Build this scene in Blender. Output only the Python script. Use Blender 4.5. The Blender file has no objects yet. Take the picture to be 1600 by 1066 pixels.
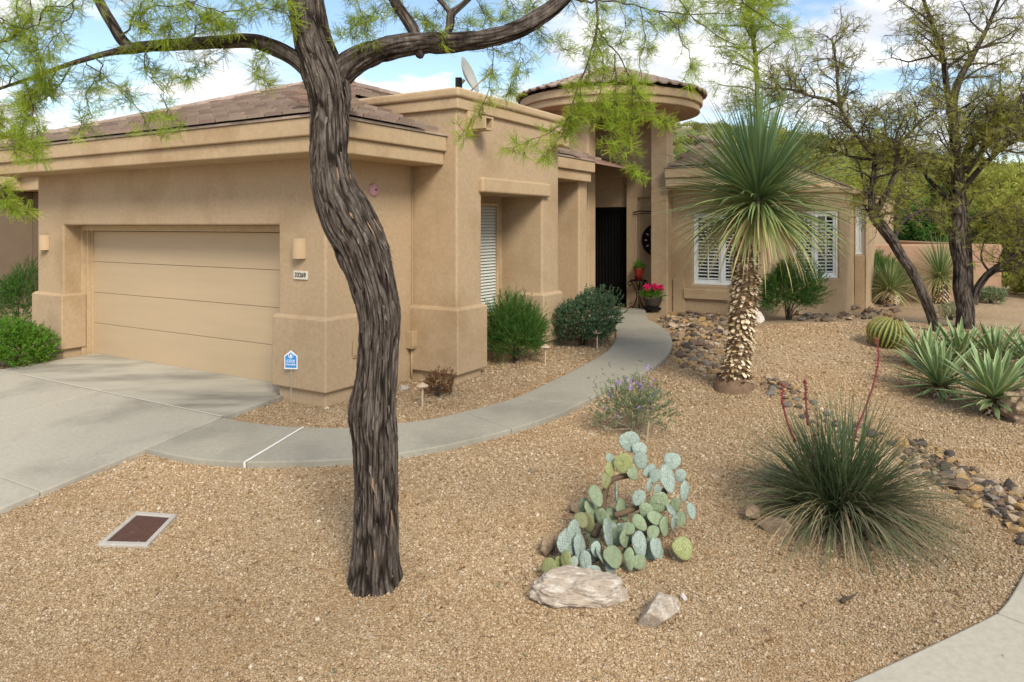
import bpy, bmesh, math, random
import numpy as np
from mathutils import Vector, Matrix, Euler, noise as mnoise

random.seed(7)
rng = np.random.default_rng(7)
SC = bpy.context.scene
COL = SC.collection

# ------------------------------------------------------------------ camera, sky, sun, exposure
FPX, HOR, CAMZ = 1130.0, 352.0, 2.3          # focal length and horizon in photo pixels, eye height in metres
cam_d = bpy.data.cameras.new('camera')
cam_d.sensor_width = 36.0
cam_d.lens = 36.0 * FPX / 1600.0
cam_d.shift_y = -(533.0 - HOR) / 1600.0
cam_d.clip_start = 0.05
cam_d.clip_end = 3000
cam = bpy.data.objects.new('camera', cam_d)
cam.location = (0, 0, CAMZ)
cam.rotation_euler = (math.radians(90), 0, 0)
COL.objects.link(cam)
SC.camera = cam

SUN_EL, SUN_AZ = math.radians(38), math.radians(160)     # azimuth clockwise from +Y (view direction)
world = bpy.data.worlds.new('World')
SC.world = world
world.use_nodes = True
wn = world.node_tree.nodes
wl = world.node_tree.links
wn.clear()
w_out = wn.new('ShaderNodeOutputWorld')
w_bg = wn.new('ShaderNodeBackground')
w_bg.inputs['Strength'].default_value = 0.10
w_sky = wn.new('ShaderNodeTexSky')
w_sky.sky_type = 'NISHITA'
w_sky.sun_disc = False
w_sky.sun_elevation = SUN_EL
w_sky.sun_rotation = SUN_AZ
w_sky.air_density = 1.0
w_sky.dust_density = 0.2
w_tc = wn.new('ShaderNodeTexCoord')
w_sep = wn.new('ShaderNodeSeparateXYZ')
wl.new(w_tc.outputs['Generated'], w_sep.inputs[0])
w_max = wn.new('ShaderNodeMath'); w_max.operation = 'MAXIMUM'; w_max.inputs[1].default_value = 0.0
wl.new(w_sep.outputs['Z'], w_max.inputs[0])
w_add = wn.new('ShaderNodeMath'); w_add.operation = 'ADD'; w_add.inputs[1].default_value = 0.16
wl.new(w_max.outputs[0], w_add.inputs[0])
w_dx = wn.new('ShaderNodeMath'); w_dx.operation = 'DIVIDE'
w_dy = wn.new('ShaderNodeMath'); w_dy.operation = 'DIVIDE'
wl.new(w_sep.outputs['X'], w_dx.inputs[0]); wl.new(w_add.outputs[0], w_dx.inputs[1])
wl.new(w_sep.outputs['Y'], w_dy.inputs[0]); wl.new(w_add.outputs[0], w_dy.inputs[1])
w_cmb = wn.new('ShaderNodeCombineXYZ')
wl.new(w_dx.outputs[0], w_cmb.inputs['X']); wl.new(w_dy.outputs[0], w_cmb.inputs['Y'])
w_cmb.inputs['Z'].default_value = 3.7
w_n1 = wn.new('ShaderNodeTexNoise')                       # where the clouds are
w_n1.inputs['Scale'].default_value = 1.25
w_n1.inputs['Detail'].default_value = 6
w_n1.inputs['Roughness'].default_value = 0.56
w_n1.inputs['Distortion'].default_value = 0.25
wl.new(w_cmb.outputs[0], w_n1.inputs['Vector'])
w_r1 = wn.new('ShaderNodeValToRGB')
w_r1.color_ramp.elements[0].position = 0.445
w_r1.color_ramp.elements[1].position = 0.525
wl.new(w_n1.outputs['Fac'], w_r1.inputs['Fac'])
w_n2 = wn.new('ShaderNodeTexNoise')                       # grey and white inside the clouds
w_n2.inputs['Scale'].default_value = 2.6
w_n2.inputs['Detail'].default_value = 3
wl.new(w_cmb.outputs[0], w_n2.inputs['Vector'])
w_r2 = wn.new('ShaderNodeValToRGB')
w_r2.color_ramp.elements[0].position = 0.34
w_r2.color_ramp.elements[0].color = (0.66, 0.70, 0.78, 1)
w_r2.color_ramp.elements[1].position = 0.56
w_r2.color_ramp.elements[1].color = (1.0, 1.0, 1.0, 1)
wl.new(w_n2.outputs['Fac'], w_r2.inputs['Fac'])
w_cs = wn.new('ShaderNodeMix'); w_cs.data_type = 'RGBA'; w_cs.blend_type = 'MULTIPLY'
w_cs.inputs['Factor'].default_value = 1.0
wl.new(w_r2.outputs['Color'], w_cs.inputs['A'])
w_cs.inputs['B'].default_value = (6.3, 6.25, 6.15, 1)
w_mix = wn.new('ShaderNodeMix'); w_mix.data_type = 'RGBA'
wl.new(w_r1.outputs['Color'], w_mix.inputs['Factor'])
wl.new(w_sky.outputs['Color'], w_mix.inputs['A'])
wl.new(w_cs.outputs['Result'], w_mix.inputs['B'])
wl.new(w_mix.outputs['Result'], w_bg.inputs['Color'])
wl.new(w_bg.outputs[0], w_out.inputs['Surface'])

world.cycles.sampling_method = 'MANUAL'
world.cycles.sample_map_resolution = 256

sun_d = bpy.data.lights.new('sun', 'SUN')
sun_d.energy = 2.0
sun_d.angle = math.radians(20)
sun_d.color = (1.0, 0.93, 0.80)
sun = bpy.data.objects.new('sun', sun_d)
_sd = Vector((math.sin(SUN_AZ) * math.cos(SUN_EL), math.cos(SUN_AZ) * math.cos(SUN_EL), math.sin(SUN_EL)))
sun.rotation_euler = (-_sd).to_track_quat('-Z', 'Y').to_euler()
sun.location = (0, 0, 30)
COL.objects.link(sun)

SC.view_settings.view_transform = 'Standard'
SC.view_settings.look = 'None'
SC.view_settings.exposure = 1.0
SC.view_settings.gamma = 1.0
SC.view_settings.use_curve_mapping = False
SC.cycles.max_bounces = 6
SC.cycles.diffuse_bounces = 3
SC.cycles.transparent_max_bounces = 8
SC.cycles.use_denoising = True

# ------------------------------------------------------------------ coordinates
# world: camera above the origin looking along +Y.  house: local frame turned about Z at the garage corner.
HX, HY = -2.35, 9.12
CA, SA = 0.8570, 0.5157
HANG = -math.atan2(SA, CA)

def to_local(x, y):
    dx, dy = x - HX, y - HY
    return dx * CA - dy * SA, dx * SA + dy * CA

def to_world(lx, ly, z=0.0):
    return Vector((HX + lx * CA + ly * SA, HY - lx * SA + ly * CA, z))

def sstep(a, b, t):
    t = np.clip((t - a) / (b - a), 0, 1)
    return t * t * (3 - 2 * t)

def H(x, y):
    """height of the ground (works on arrays)"""
    x = np.asarray(x, float); y = np.asarray(y, float)
    lx, ly = to_local(x, y)
    fall = -0.108 * np.log1p(np.exp(np.clip((-ly - 0.55) * 4, -60, 60))) / 4
    fall = np.maximum(fall, -0.60)
    rise = 0.036 * np.clip(ly, 0, 9)
    m1 = 0.26 * np.exp(-(((x - 6.2) / 2.9) ** 2 + ((y - 12.3) / 2.2) ** 2))
    m2 = 0.10 * np.exp(-(((x - 2.55) / 0.9) ** 2 + ((y - 6.0) / 0.8) ** 2))
    m3 = 0.10 * np.exp(-(((x - 3.0) / 0.9) ** 2 + ((y - 9.4) / 0.9) ** 2))
    und = 0.022 * np.sin(x * 1.3 + 0.7) * np.sin(y * 1.1 + 0.3) * sstep(0.5, 2.0, np.abs(lx) + np.maximum(0, -ly))
    creek = -0.09 * np.exp(-((y - (6.9 + 0.15 * (x - 5) - 0.6 * (x - 4.2))) / 0.45) ** 2) * sstep(3.2, 3.9, x) * sstep(9, 6, x)
    far = sstep(45, 190, y) * (15 + 8 * np.sin(x * 0.021 + 1.2) + 4 * np.sin(x * 0.06 + y * 0.03)) * sstep(-60, 40, x)
    far = far + sstep(25, 60, y) * 0.9
    return fall + rise + m1 + m2 + m3 + und + creek + far

def G(px, py, dz=0.0):
    """photo pixel -> point of the ground it shows"""
    rx, rz = (px - 800) / FPX, (HOR - py) / FPX
    y = 6.0
    for _ in range(60):
        z = float(H(rx * y, y)) + dz
        yn = (z - CAMZ) / rz
        y = 0.5 * y + 0.5 * max(1.0, min(yn, 400))
    return Vector((rx * y, y, float(H(rx * y, y)) + dz))

def at(px, py, Y):
    return Vector(((px - 800) / FPX * Y, Y, CAMZ + (HOR - py) / FPX * Y))

# ------------------------------------------------------------------ numpy noise
_perm = np.random.default_rng(3).random((256, 256))
def vn(u, v, pu=256):
    """value noise, periodic in u with period pu"""
    u = np.asarray(u, float); v = np.asarray(v, float)
    iu, iv = np.floor(u).astype(int), np.floor(v).astype(int)
    fu, fv = u - iu, v - iv
    fu = fu * fu * (3 - 2 * fu); fv = fv * fv * (3 - 2 * fv)
    a = _perm[(iu % pu) % 256, iv % 256]; b = _perm[((iu + 1) % pu) % 256, iv % 256]
    c = _perm[(iu % pu) % 256, (iv + 1) % 256]; d = _perm[((iu + 1) % pu) % 256, (iv + 1) % 256]
    return (a * (1 - fu) + b * fu) * (1 - fv) + (c * (1 - fu) + d * fu) * fv

# ------------------------------------------------------------------ mesh helpers
class MB:
    def __init__(s):
        s.v = []; s.f = []; s.a = []          # a: one float per vertex, stored as attribute "tone"
    def add(s, vs, fs, a=0.0):
        o = len(s.v)
        s.v.extend([tuple(p) for p in vs]); s.f.extend([tuple(i + o for i in f) for f in fs])
        s.a.extend(list(a) if hasattr(a, '__len__') else [a] * len(vs))
    def box(s, x0, x1, y0, y1, z0, z1, a=0.0):
        s.add([(x0, y0, z0), (x1, y0, z0), (x1, y1, z0), (x0, y1, z0), (x0, y0, z1), (x1, y0, z1), (x1, y1, z1), (x0, y1, z1)],
              [(0, 3, 2, 1), (4, 5, 6, 7), (0, 1, 5, 4), (1, 2, 6, 5), (2, 3, 7, 6), (3, 0, 4, 7)], a)
    def prism(s, poly, z0, z1, a=0.0):
        n = len(poly)
        area = sum(poly[i][0] * poly[(i + 1) % n][1] - poly[(i + 1) % n][0] * poly[i][1] for i in range(n))
        if area < 0: poly = poly[::-1]
        vs = [(p[0], p[1], z0 if not callable(z0) else z0(*p[:2])) for p in poly] + [(p[0], p[1], z1 if not callable(z1) else z1(*p[:2])) for p in poly]
        fs = [tuple(range(n - 1, -1, -1)), tuple(range(n, 2 * n))] + [(i, (i + 1) % n, n + (i + 1) % n, n + i) for i in range(n)]
        s.add(vs, fs, a)
    def tube(s, pts, rad, sides=6, a=0.0, cap=True):
        pts = [Vector(p) for p in pts]; n = len(pts)
        if n < 2: return
        t0 = (pts[1] - pts[0]).normalized()
        up = Vector((0, 0, 1)) if abs(t0.z) < 0.9 else Vector((1, 0, 0))
        u = t0.cross(up).normalized()
        vs = []
        for i, p in enumerate(pts):
            t = (pts[min(i + 1, n - 1)] - pts[max(i - 1, 0)])
            if t.length < 1e-9: t = t0
            t = t.normalized()
            u = (u - t * u.dot(t))
            u = u.normalized() if u.length > 1e-6 else t.orthogonal().normalized()
            w = t.cross(u)
            r = rad[i] if hasattr(rad, '__len__') else rad
            for k in range(sides):
                q = 2 * math.pi * k / sides
                vs.append(p + u * (math.cos(q) * r) + w * (math.sin(q) * r))
        fs = [(i * sides + k, i * sides + (k + 1) % sides, (i + 1) * sides + (k + 1) % sides, (i + 1) * sides + k) for i in range(n - 1) for k in range(sides)]
        if cap:
            fs.append(tuple(range(sides - 1, -1, -1))); fs.append(tuple((n - 1) * sides + k for k in range(sides)))
        s.add(vs, fs, a)
    def lathe(s, prof, sides=24, c=(0, 0), a=0.0, z=0.0, a0=0.0, a1=2 * math.pi):
        n = len(prof); full = abs(a1 - a0 - 2 * math.pi) < 1e-6
        m = sides if full else sides + 1
        vs = []
        for (r, zz) in prof:
            for k in range(m):
                q = a0 + (a1 - a0) * k / sides
                vs.append((c[0] + r * math.cos(q), c[1] + r * math.sin(q), zz + z))
        fs = []
        for i in range(n - 1):
            for k in range(sides):
                k2 = (k + 1) % m
                fs.append((i * m + k, i * m + k2, (i + 1) * m + k2, (i + 1) * m + k))
        s.add(vs, fs, a)
    def mesh(s, name, mat, smooth=False):
        me = bpy.data.meshes.new(name)
        me.from_pydata([tuple(p) for p in s.v], [], s.f)
        if any(s.a):
            at_ = me.attributes.new('tone', 'FLOAT', 'POINT'); at_.data.foreach_set('value', np.array(s.a, np.float32))
        if mat: me.materials.append(mat)
        if smooth: me.polygons.foreach_set('use_smooth', [True] * len(me.polygons))
        me.update()
        return me
    def build(s, name, mat, parent=None, smooth=False, bevel=0.0, seg=2, weld=False):
        me = s.mesh(name, mat, smooth)
        if weld:
            bm = bmesh.new(); bm.from_mesh(me); bmesh.ops.remove_doubles(bm, verts=bm.verts, dist=0.0008)
            bmesh.ops.recalc_face_normals(bm, faces=bm.faces); bm.to_mesh(me); bm.free()
        o = bpy.data.objects.new(name, me); COL.objects.link(o)
        if parent: o.parent = parent
        if bevel:
            m = o.modifiers.new('bevel', 'BEVEL'); m.width = bevel; m.segments = seg; m.limit_method = 'ANGLE'; m.angle_limit = math.radians(40)
            m.harden_normals = False
        return o

def new_obj(name, me, parent=None, loc=None, rot=None, scale=None):
    o = bpy.data.objects.new(name, me); COL.objects.link(o)
    if parent: o.parent = parent
    if loc is not None: o.location = loc
    if rot is not None: o.rotation_euler = rot
    if scale is not None: o.scale = scale
    return o

def tag(o, label=None, cat=None, group=None, kind=None):
    if label: o['label'] = label
    if cat: o['category'] = cat
    if group: o['group'] = group
    if kind: o['kind'] = kind
    return o

def thing(name, label, cat, loc=(0, 0, 0), rz=0.0, group=None):
    o = bpy.data.objects.new(name, None); COL.objects.link(o)
    o.location = loc; o.rotation_euler = (0, 0, rz); o.empty_display_size = 0.2
    return tag(o, label, cat, group)

# scatter of many tiny pieces (gravel, leaves) by geometry nodes
_protos = {}
def proto_collection(key, meshes):
    if key in _protos: return _protos[key]
    c = bpy.data.collections.new('pieces_' + key)
    for i, m in enumerate(meshes):
        c.objects.link(bpy.data.objects.new('%s_piece_%02d' % (key, i), m))
    _protos[key] = c
    return c

def scatter(name, pts, eul, scl, idx, coll, parent=None, kind='stuff'):
    n = len(pts)
    me = bpy.data.meshes.new(name)
    me.vertices.add(n)
    me.vertices.foreach_set('co', np.asarray(pts, np.float32).ravel())
    a = me.attributes.new('rot', 'FLOAT_VECTOR', 'POINT'); a.data.foreach_set('vector', np.asarray(eul, np.float32).ravel())
    a = me.attributes.new('scl', 'FLOAT', 'POINT'); a.data.foreach_set('value', np.asarray(scl, np.float32))
    a = me.attributes.new('idx', 'INT', 'POINT'); a.data.foreach_set('value', np.asarray(idx, np.int32))
    me.update()
    o = bpy.data.objects.new(name, me); COL.objects.link(o)
    if parent: o.parent = parent
    o['kind'] = kind
    ng = bpy.data.node_groups.new(name + '_scatter', 'GeometryNodeTree')
    ng.interface.new_socket('Geometry', in_out='INPUT', socket_type='NodeSocketGeometry')
    ng.interface.new_socket('Geometry', in_out='OUTPUT', socket_type='NodeSocketGeometry')
    N, Lk = ng.nodes, ng.links
    gi, go = N.new('NodeGroupInput'), N.new('NodeGroupOutput')
    ci = N.new('GeometryNodeCollectionInfo'); ci.inputs['Collection'].default_value = coll
    ci.inputs['Separate Children'].default_value = True; ci.inputs['Reset Children'].default_value = True
    def attr(nm, ty):
        q = N.new('GeometryNodeInputNamedAttribute'); q.data_type = ty; q.inputs['Name'].default_value = nm; return q.outputs['Attribute']
    ip = N.new('GeometryNodeInstanceOnPoints')
    ip.inputs['Pick Instance'].default_value = True
    er = N.new('FunctionNodeEulerToRotation')
    Lk.new(attr('rot', 'FLOAT_VECTOR'), er.inputs[0])
    Lk.new(gi.outputs[0], ip.inputs['Points']); Lk.new(ci.outputs[0], ip.inputs['Instance'])
    Lk.new(attr('idx', 'INT'), ip.inputs['Instance Index'])
    Lk.new(er.outputs[0], ip.inputs['Rotation']); Lk.new(attr('scl', 'FLOAT'), ip.inputs['Scale'])
    Lk.new(ip.outputs[0], go.inputs[0])
    md = o.modifiers.new('scatter', 'NODES'); md.node_group = ng
    return o

def eul_from_dirs(d, roll=None, up=None):
    """euler angles turning +X to d (n,3); roll random about it unless up is given"""
    d = np.asarray(d, float); d = d / np.maximum(np.linalg.norm(d, axis=1, keepdims=True), 1e-9)
    if up is None:
        r = rng.normal(size=d.shape)
    else:
        r = np.asarray(up, float) + rng.normal(size=d.shape) * (roll or 0.0)
    z = r - d * np.sum(r * d, axis=1, keepdims=True)
    z /= np.maximum(np.linalg.norm(z, axis=1, keepdims=True), 1e-9)
    y = np.cross(z, d)
    ry = -np.arcsin(np.clip(d[:, 2], -1, 1))
    rx = np.arctan2(y[:, 2], z[:, 2]); rz = np.arctan2(d[:, 1], d[:, 0])
    return np.stack([rx, ry, rz], 1)

def spline(pts, n):
    """Catmull-Rom through rows of pts (any width), n samples"""
    P = np.asarray(pts, float); k = len(P)
    P = np.vstack([2 * P[0] - P[1], P, 2 * P[-1] - P[-2]])
    t = np.linspace(0, k - 1, n); i = np.minimum(t.astype(int), k - 2); f = (t - i)[:, None]
    a, b, c, d = P[i], P[i + 1], P[i + 2], P[i + 3]
    return 0.5 * (2 * b + (c - a) * f + (2 * a - 5 * b + 4 * c - d) * f ** 2 + (3 * b - a - 3 * c + d) * f ** 3)

# ------------------------------------------------------------------ materials
def mat(name, base, rough=0.85, var=0.0, vscale=4.0, bump=0.0, bscale=60.0, c2=None, c2s=1.5, c2lo=0.45, c2hi=0.65, spec=0.3, trans=0.0,
        rnd=0.0, tone=None, coord='Object', metallic=0.0, bdetail=4, dist=0.01, stretch=None):
    m = bpy.data.materials.new(name); m.use_nodes = True
    N, Lk = m.node_tree.nodes, m.node_tree.links
    N.clear()
    out = N.new('ShaderNodeOutputMaterial'); p = N.new('ShaderNodeBsdfPrincipled')
    p.inputs['Roughness'].default_value = rough; p.inputs['Specular IOR Level'].default_value = spec; p.inputs['Metallic'].default_value = metallic
    tc = N.new('ShaderNodeTexCoord'); vec = tc.outputs[coord]
    if stretch:
        mp = N.new('ShaderNodeMapping'); mp.inputs['Scale'].default_value = stretch; Lk.new(vec, mp.inputs['Vector']); vec = mp.outputs[0]
    col = None
    rgb = N.new('ShaderNodeRGB'); rgb.outputs[0].default_value = (*base, 1); col = rgb.outputs[0]
    def mix(fac, a, b, blend='MIX'):
        q = N.new('ShaderNodeMix'); q.data_type = 'RGBA'; q.blend_type = blend
        if isinstance(fac, float): q.inputs['Factor'].default_value = fac
        else: Lk.new(fac, q.inputs['Factor'])
        for s_, v in (('A', a), ('B', b)):
            if isinstance(v, tuple): q.inputs[s_].default_value = (*v, 1)
            else: Lk.new(v, q.inputs[s_])
        return q.outputs['Result']
    def noise(scale, detail=4, rough_=0.55):
        q = N.new('ShaderNodeTexNoise'); q.inputs['Scale'].default_value = scale; q.inputs['Detail'].default_value = detail; q.inputs['Roughness'].default_value = rough_
        Lk.new(vec, q.inputs['Vector']); return q.outputs['Fac']
    def ramp(fac, lo, hi):
        q = N.new('ShaderNodeMapRange'); q.inputs['From Min'].default_value = lo; q.inputs['From Max'].default_value = hi; Lk.new(fac, q.inputs['Value']); return q.outputs[0]
    if tone is not None:                              # per-vertex attribute "tone" leads from base to this colour
        at_ = N.new('ShaderNodeAttribute'); at_.attribute_name = 'tone'
        stops = tone if isinstance(tone, list) else [(0.0, base), (1.0, tone)]
        cr = N.new('ShaderNodeValToRGB'); el = cr.color_ramp.elements
        el[0].position = stops[0][0]; el[0].color = (*stops[0][1], 1); el[1].position = stops[-1][0]; el[1].color = (*stops[-1][1], 1)
        for (q_, c_) in stops[1:-1]:
            e_ = el.new(q_); e_.color = (*c_, 1)
        Lk.new(at_.outputs['Fac'], cr.inputs['Fac']); col = cr.outputs['Color']
    if c2 is not None:
        col = mix(ramp(noise(c2s, 5, 0.6), c2lo, c2hi), col, c2)
    if var:
        k = ramp(noise(vscale, 6, 0.62), 0.25, 0.75)
        hs = N.new('ShaderNodeHueSaturation'); Lk.new(col, hs.inputs['Color'])
        mr = N.new('ShaderNodeMapRange'); mr.inputs['To Min'].default_value = 1 - var; mr.inputs['To Max'].default_value = 1 + var; Lk.new(k, mr.inputs['Value'])
        Lk.new(mr.outputs[0], hs.inputs['Value']); col = hs.outputs['Color']
    if rnd:
        oi = N.new('ShaderNodeObjectInfo')
        hs = N.new('ShaderNodeHueSaturation'); Lk.new(col, hs.inputs['Color'])
        mr = N.new('ShaderNodeMapRange'); mr.inputs['To Min'].default_value = 1 - rnd; mr.inputs['To Max'].default_value = 1 + rnd
        Lk.new(oi.outputs['Random'], mr.inputs['Value']); Lk.new(mr.outputs[0], hs.inputs['Value'])
        mr2 = N.new('ShaderNodeMapRange'); mr2.inputs['To Min'].default_value = 0.5 - 0.06 * rnd; mr2.inputs['To Max'].default_value = 0.5 + 0.06 * rnd
        ml = N.new('ShaderNodeMath'); ml.operation = 'MULTIPLY'; ml.inputs[1].default_value = 7.31
        fr = N.new('ShaderNodeMath'); fr.operation = 'FRACT'
        Lk.new(oi.outputs['Random'], ml.inputs[0]); Lk.new(ml.outputs[0], fr.inputs[0]); Lk.new(fr.outputs[0], mr2.inputs['Value']); Lk.new(mr2.outputs[0], hs.inputs['Hue'])
        col = hs.outputs['Color']
    Lk.new(col, p.inputs['Base Color'])
    if bump:
        b = N.new('ShaderNodeBump'); b.inputs['Strength'].default_value = bump; b.inputs['Distance'].default_value = dist
        Lk.new(noise(bscale, bdetail, 0.6), b.inputs['Height']); Lk.new(b.outputs[0], p.inputs['Normal'])
    sh = p.outputs[0]
    if trans:
        tr = N.new('ShaderNodeBsdfTranslucent'); Lk.new(col, tr.inputs['Color'])
        mx = N.new('ShaderNodeMixShader'); mx.inputs[0].default_value = trans
        Lk.new(p.outputs[0], mx.inputs[1]); Lk.new(tr.outputs[0], mx.inputs[2]); sh = mx.outputs[0]
    Lk.new(sh, out.inputs['Surface'])
    return m

M = {}
M['stucco'] = mat('stucco', (0.425, 0.310, 0.196), 0.92, var=0.13, vscale=20, bump=0.35, bscale=140, c2=(0.34, 0.238, 0.135), c2s=0.9, c2lo=0.50, c2hi=0.72, spec=0.15, dist=0.006)
M['stucco_trim'] = mat('stucco_trim', (0.455, 0.335, 0.205), 0.92, var=0.11, vscale=20, bump=0.35, bscale=140, c2=(0.36, 0.24, 0.14), c2s=0.8, c2lo=0.5, c2hi=0.72, spec=0.15, dist=0.006)
M['door_paint'] = mat('door_paint', (0.475, 0.355, 0.225), 0.6, var=0.05, vscale=2.2, bump=0.12, bscale=90, spec=0.3, dist=0.004, stretch=(0.3, 1, 3))
M['dark_seam'] = mat('dark_seam', (0.05, 0.04, 0.03), 0.9)
M['concrete'] = mat('concrete', (0.325, 0.302, 0.245), 0.9, var=0.12, vscale=26, bump=0.25, bscale=220, c2=(0.25, 0.232, 0.19), c2s=0.9, c2lo=0.48, c2hi=0.70, spec=0.2, dist=0.003)
M['concrete_apron'] = mat('concrete_apron', (0.42, 0.39, 0.32), 0.9, var=0.12, vscale=2.0, bump=0.25, bscale=220, c2=(0.155, 0.148, 0.13), c2s=0.9, c2lo=0.47, c2hi=0.74, spec=0.2, dist=0.003, stretch=(0.45, 1.6, 1))
M['concrete_drive'] = mat('concrete_drive', (0.40, 0.367, 0.30), 0.9, var=0.12, vscale=26, bump=0.25, bscale=220, c2=(0.285, 0.262, 0.216), c2s=0.9, c2lo=0.48, c2hi=0.70, spec=0.2, dist=0.003)
M['joint_white'] = mat('joint_white', (0.72, 0.70, 0.66), 0.8, var=0.1, vscale=20)
M['tile'] = mat('tile', (0.215, 0.140, 0.102), 0.85, var=0.22, vscale=9, bump=0.3, bscale=90, rnd=0.30, c2=(0.29, 0.215, 0.165), c2s=5.0, c2lo=0.55, c2hi=0.8, spec=0.2)
M['cap_tile'] = mat('cap_tile', (0.33, 0.25, 0.20), 0.85, var=0.2, vscale=8, bump=0.3, bscale=90, rnd=0.2, spec=0.2)
M['white_paint'] = mat('white_paint', (0.78, 0.78, 0.75), 0.5, var=0.04, vscale=5)
M['glass_dark'] = mat('glass_dark', (0.035, 0.05, 0.045), 0.08, var=0.2, vscale=1.5, spec=0.6)
M['blind'] = mat('blind', (0.55, 0.57, 0.52), 0.5, spec=0.3)
M['shutter'] = mat('shutter', (0.72, 0.75, 0.74), 0.5, spec=0.3)
M['black_iron'] = mat('black_iron', (0.009, 0.008, 0.008), 0.85, var=0.2, vscale=20, spec=0.08)
M['sconce'] = mat('sconce', (0.47, 0.34, 0.21), 0.8, var=0.06, vscale=6, bump=0.2, bscale=120, dist=0.003)
M['plaque'] = mat('plaque', (0.62, 0.57, 0.48), 0.6, var=0.05, vscale=20)
M['ink'] = mat('ink', (0.015, 0.014, 0.014), 0.7)
M['bell'] = mat('bell', (0.52, 0.30, 0.33), 0.5, var=0.1, vscale=10)
M['tan_box'] = mat('tan_box', (0.40, 0.29, 0.17), 0.6, var=0.08, vscale=8)
M['sign_blue'] = mat('sign_blue', (0.045, 0.27, 0.66), 0.4)
M['sign_white'] = mat('sign_white', (0.80, 0.82, 0.84), 0.4)
M['lamp_tan'] = mat('lamp_tan', (0.50, 0.38, 0.27), 0.6, var=0.1, vscale=30)
M['dish_grey'] = mat('dish_grey', (0.36, 0.37, 0.34), 0.5, var=0.06, vscale=6)
M['red_glaze'] = mat('red_glaze', (0.23, 0.018, 0.014), 0.3, spec=0.5)
M['pot_brown'] = mat('pot_brown', (0.055, 0.042, 0.034), 0.7, var=0.2, vscale=20, bump=0.3, bscale=70)
M['petal_pink'] = mat('petal_pink', (0.80, 0.02, 0.16), 0.6, rnd=0.25, trans=0.25)
M['petal_purple'] = mat('petal_purple', (0.36, 0.26, 0.56), 0.6, rnd=0.25, trans=0.25)
M['lid_brown'] = mat('lid_brown', (0.088, 0.042, 0.030), 0.8, var=0.2, vscale=12, bump=0.6, bscale=90)
M['rim_grey'] = mat('rim_grey', (0.40, 0.37, 0.33), 0.85, var=0.12, vscale=14, bump=0.3, bscale=120)
# plants
M['leaf_mesquite'] = mat('leaf_mesquite', (0.33, 0.42, 0.045), 0.6, rnd=0.34, trans=0.5, spec=0.2)
M['leaf_olive'] = mat('leaf_olive', (0.37, 0.375, 0.075), 0.65, rnd=0.38, trans=0.5, spec=0.2)
M['leaf_green'] = mat('leaf_green', (0.07, 0.16, 0.026), 0.6, rnd=0.35, trans=0.3, spec=0.25)
M['leaf_bright'] = mat('leaf_bright', (0.115, 0.25, 0.022), 0.6, rnd=0.32, trans=0.35, spec=0.25)
M['leaf_grey'] = mat('leaf_grey', (0.085, 0.145, 0.07), 0.6, rnd=0.4, trans=0.25, spec=0.25)
M['leaf_sage'] = mat('leaf_sage', (0.20, 0.25, 0.13), 0.7, rnd=0.3, trans=0.3, spec=0.2)
M['leaf_rust'] = mat('leaf_rust', (0.16, 0.075, 0.03), 0.7, rnd=0.4, trans=0.3, spec=0.2)
M['leaf_scrub'] = mat('leaf_scrub', (0.24, 0.26, 0.06), 0.8, rnd=0.4, trans=0.3, spec=0.1)
M['twig'] = mat('twig', (0.085, 0.066, 0.052), 0.9, var=0.3, vscale=12, spec=0.1)
M['twig_pale'] = mat('twig_pale', (0.36, 0.30, 0.21), 0.9, var=0.2, vscale=12, spec=0.1)
M['twig_green'] = mat('twig_green', (0.17, 0.21, 0.05), 0.8, var=0.3, vscale=9, spec=0.1)
M['bark'] = mat('bark', (0.030, 0.025, 0.022), 0.95, var=0.60, vscale=42, bump=1.0, bscale=85, spec=0.1, dist=0.02, stretch=(1, 1, 0.17), bdetail=8,
                tone=[(0.0, (0.008, 0.006, 0.005)), (0.25, (0.034, 0.026, 0.021)), (0.45, (0.080, 0.064, 0.053)), (0.85, (0.165, 0.140, 0.120)), (0.90, (0.21, 0.145, 0.095)), (1.0, (0.36, 0.22, 0.125))])
M['bark_dark'] = mat('bark_dark', (0.05, 0.04, 0.034), 0.95, var=0.45, vscale=9, bump=0.9, bscale=30, c2=(0.17, 0.11, 0.065), c2s=3.0, c2lo=0.58, c2hi=0.72, spec=0.1, dist=0.02, stretch=(1, 1, 0.3))
M['yucca_leaf'] = mat('yucca_leaf', (0.15, 0.23, 0.14), 0.45, var=0.18, vscale=3, trans=0.12, spec=0.35,
                      tone=[(0.0, (0.125, 0.205, 0.095)), (0.35, (0.20, 0.27, 0.095)), (0.65, (0.38, 0.38, 0.13)), (1.0, (0.62, 0.49, 0.25))])
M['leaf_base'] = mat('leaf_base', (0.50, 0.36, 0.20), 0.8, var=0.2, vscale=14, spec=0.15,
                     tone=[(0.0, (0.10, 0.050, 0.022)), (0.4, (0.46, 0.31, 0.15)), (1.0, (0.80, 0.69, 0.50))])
M['yucca_trunk'] = mat('yucca_trunk', (0.17, 0.11, 0.068), 0.95, var=0.3, vscale=20, bump=0.8, bscale=80)
M['agave'] = mat('agave', (0.14, 0.24, 0.10), 0.5, var=0.15, vscale=5, trans=0.1, spec=0.35,
                 tone=[(0.0, (0.155, 0.25, 0.09)), (0.55, (0.21, 0.31, 0.12)), (0.76, (0.27, 0.36, 0.16)), (0.88, (0.55, 0.58, 0.33)), (1.0, (0.62, 0.62, 0.38))])
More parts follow.
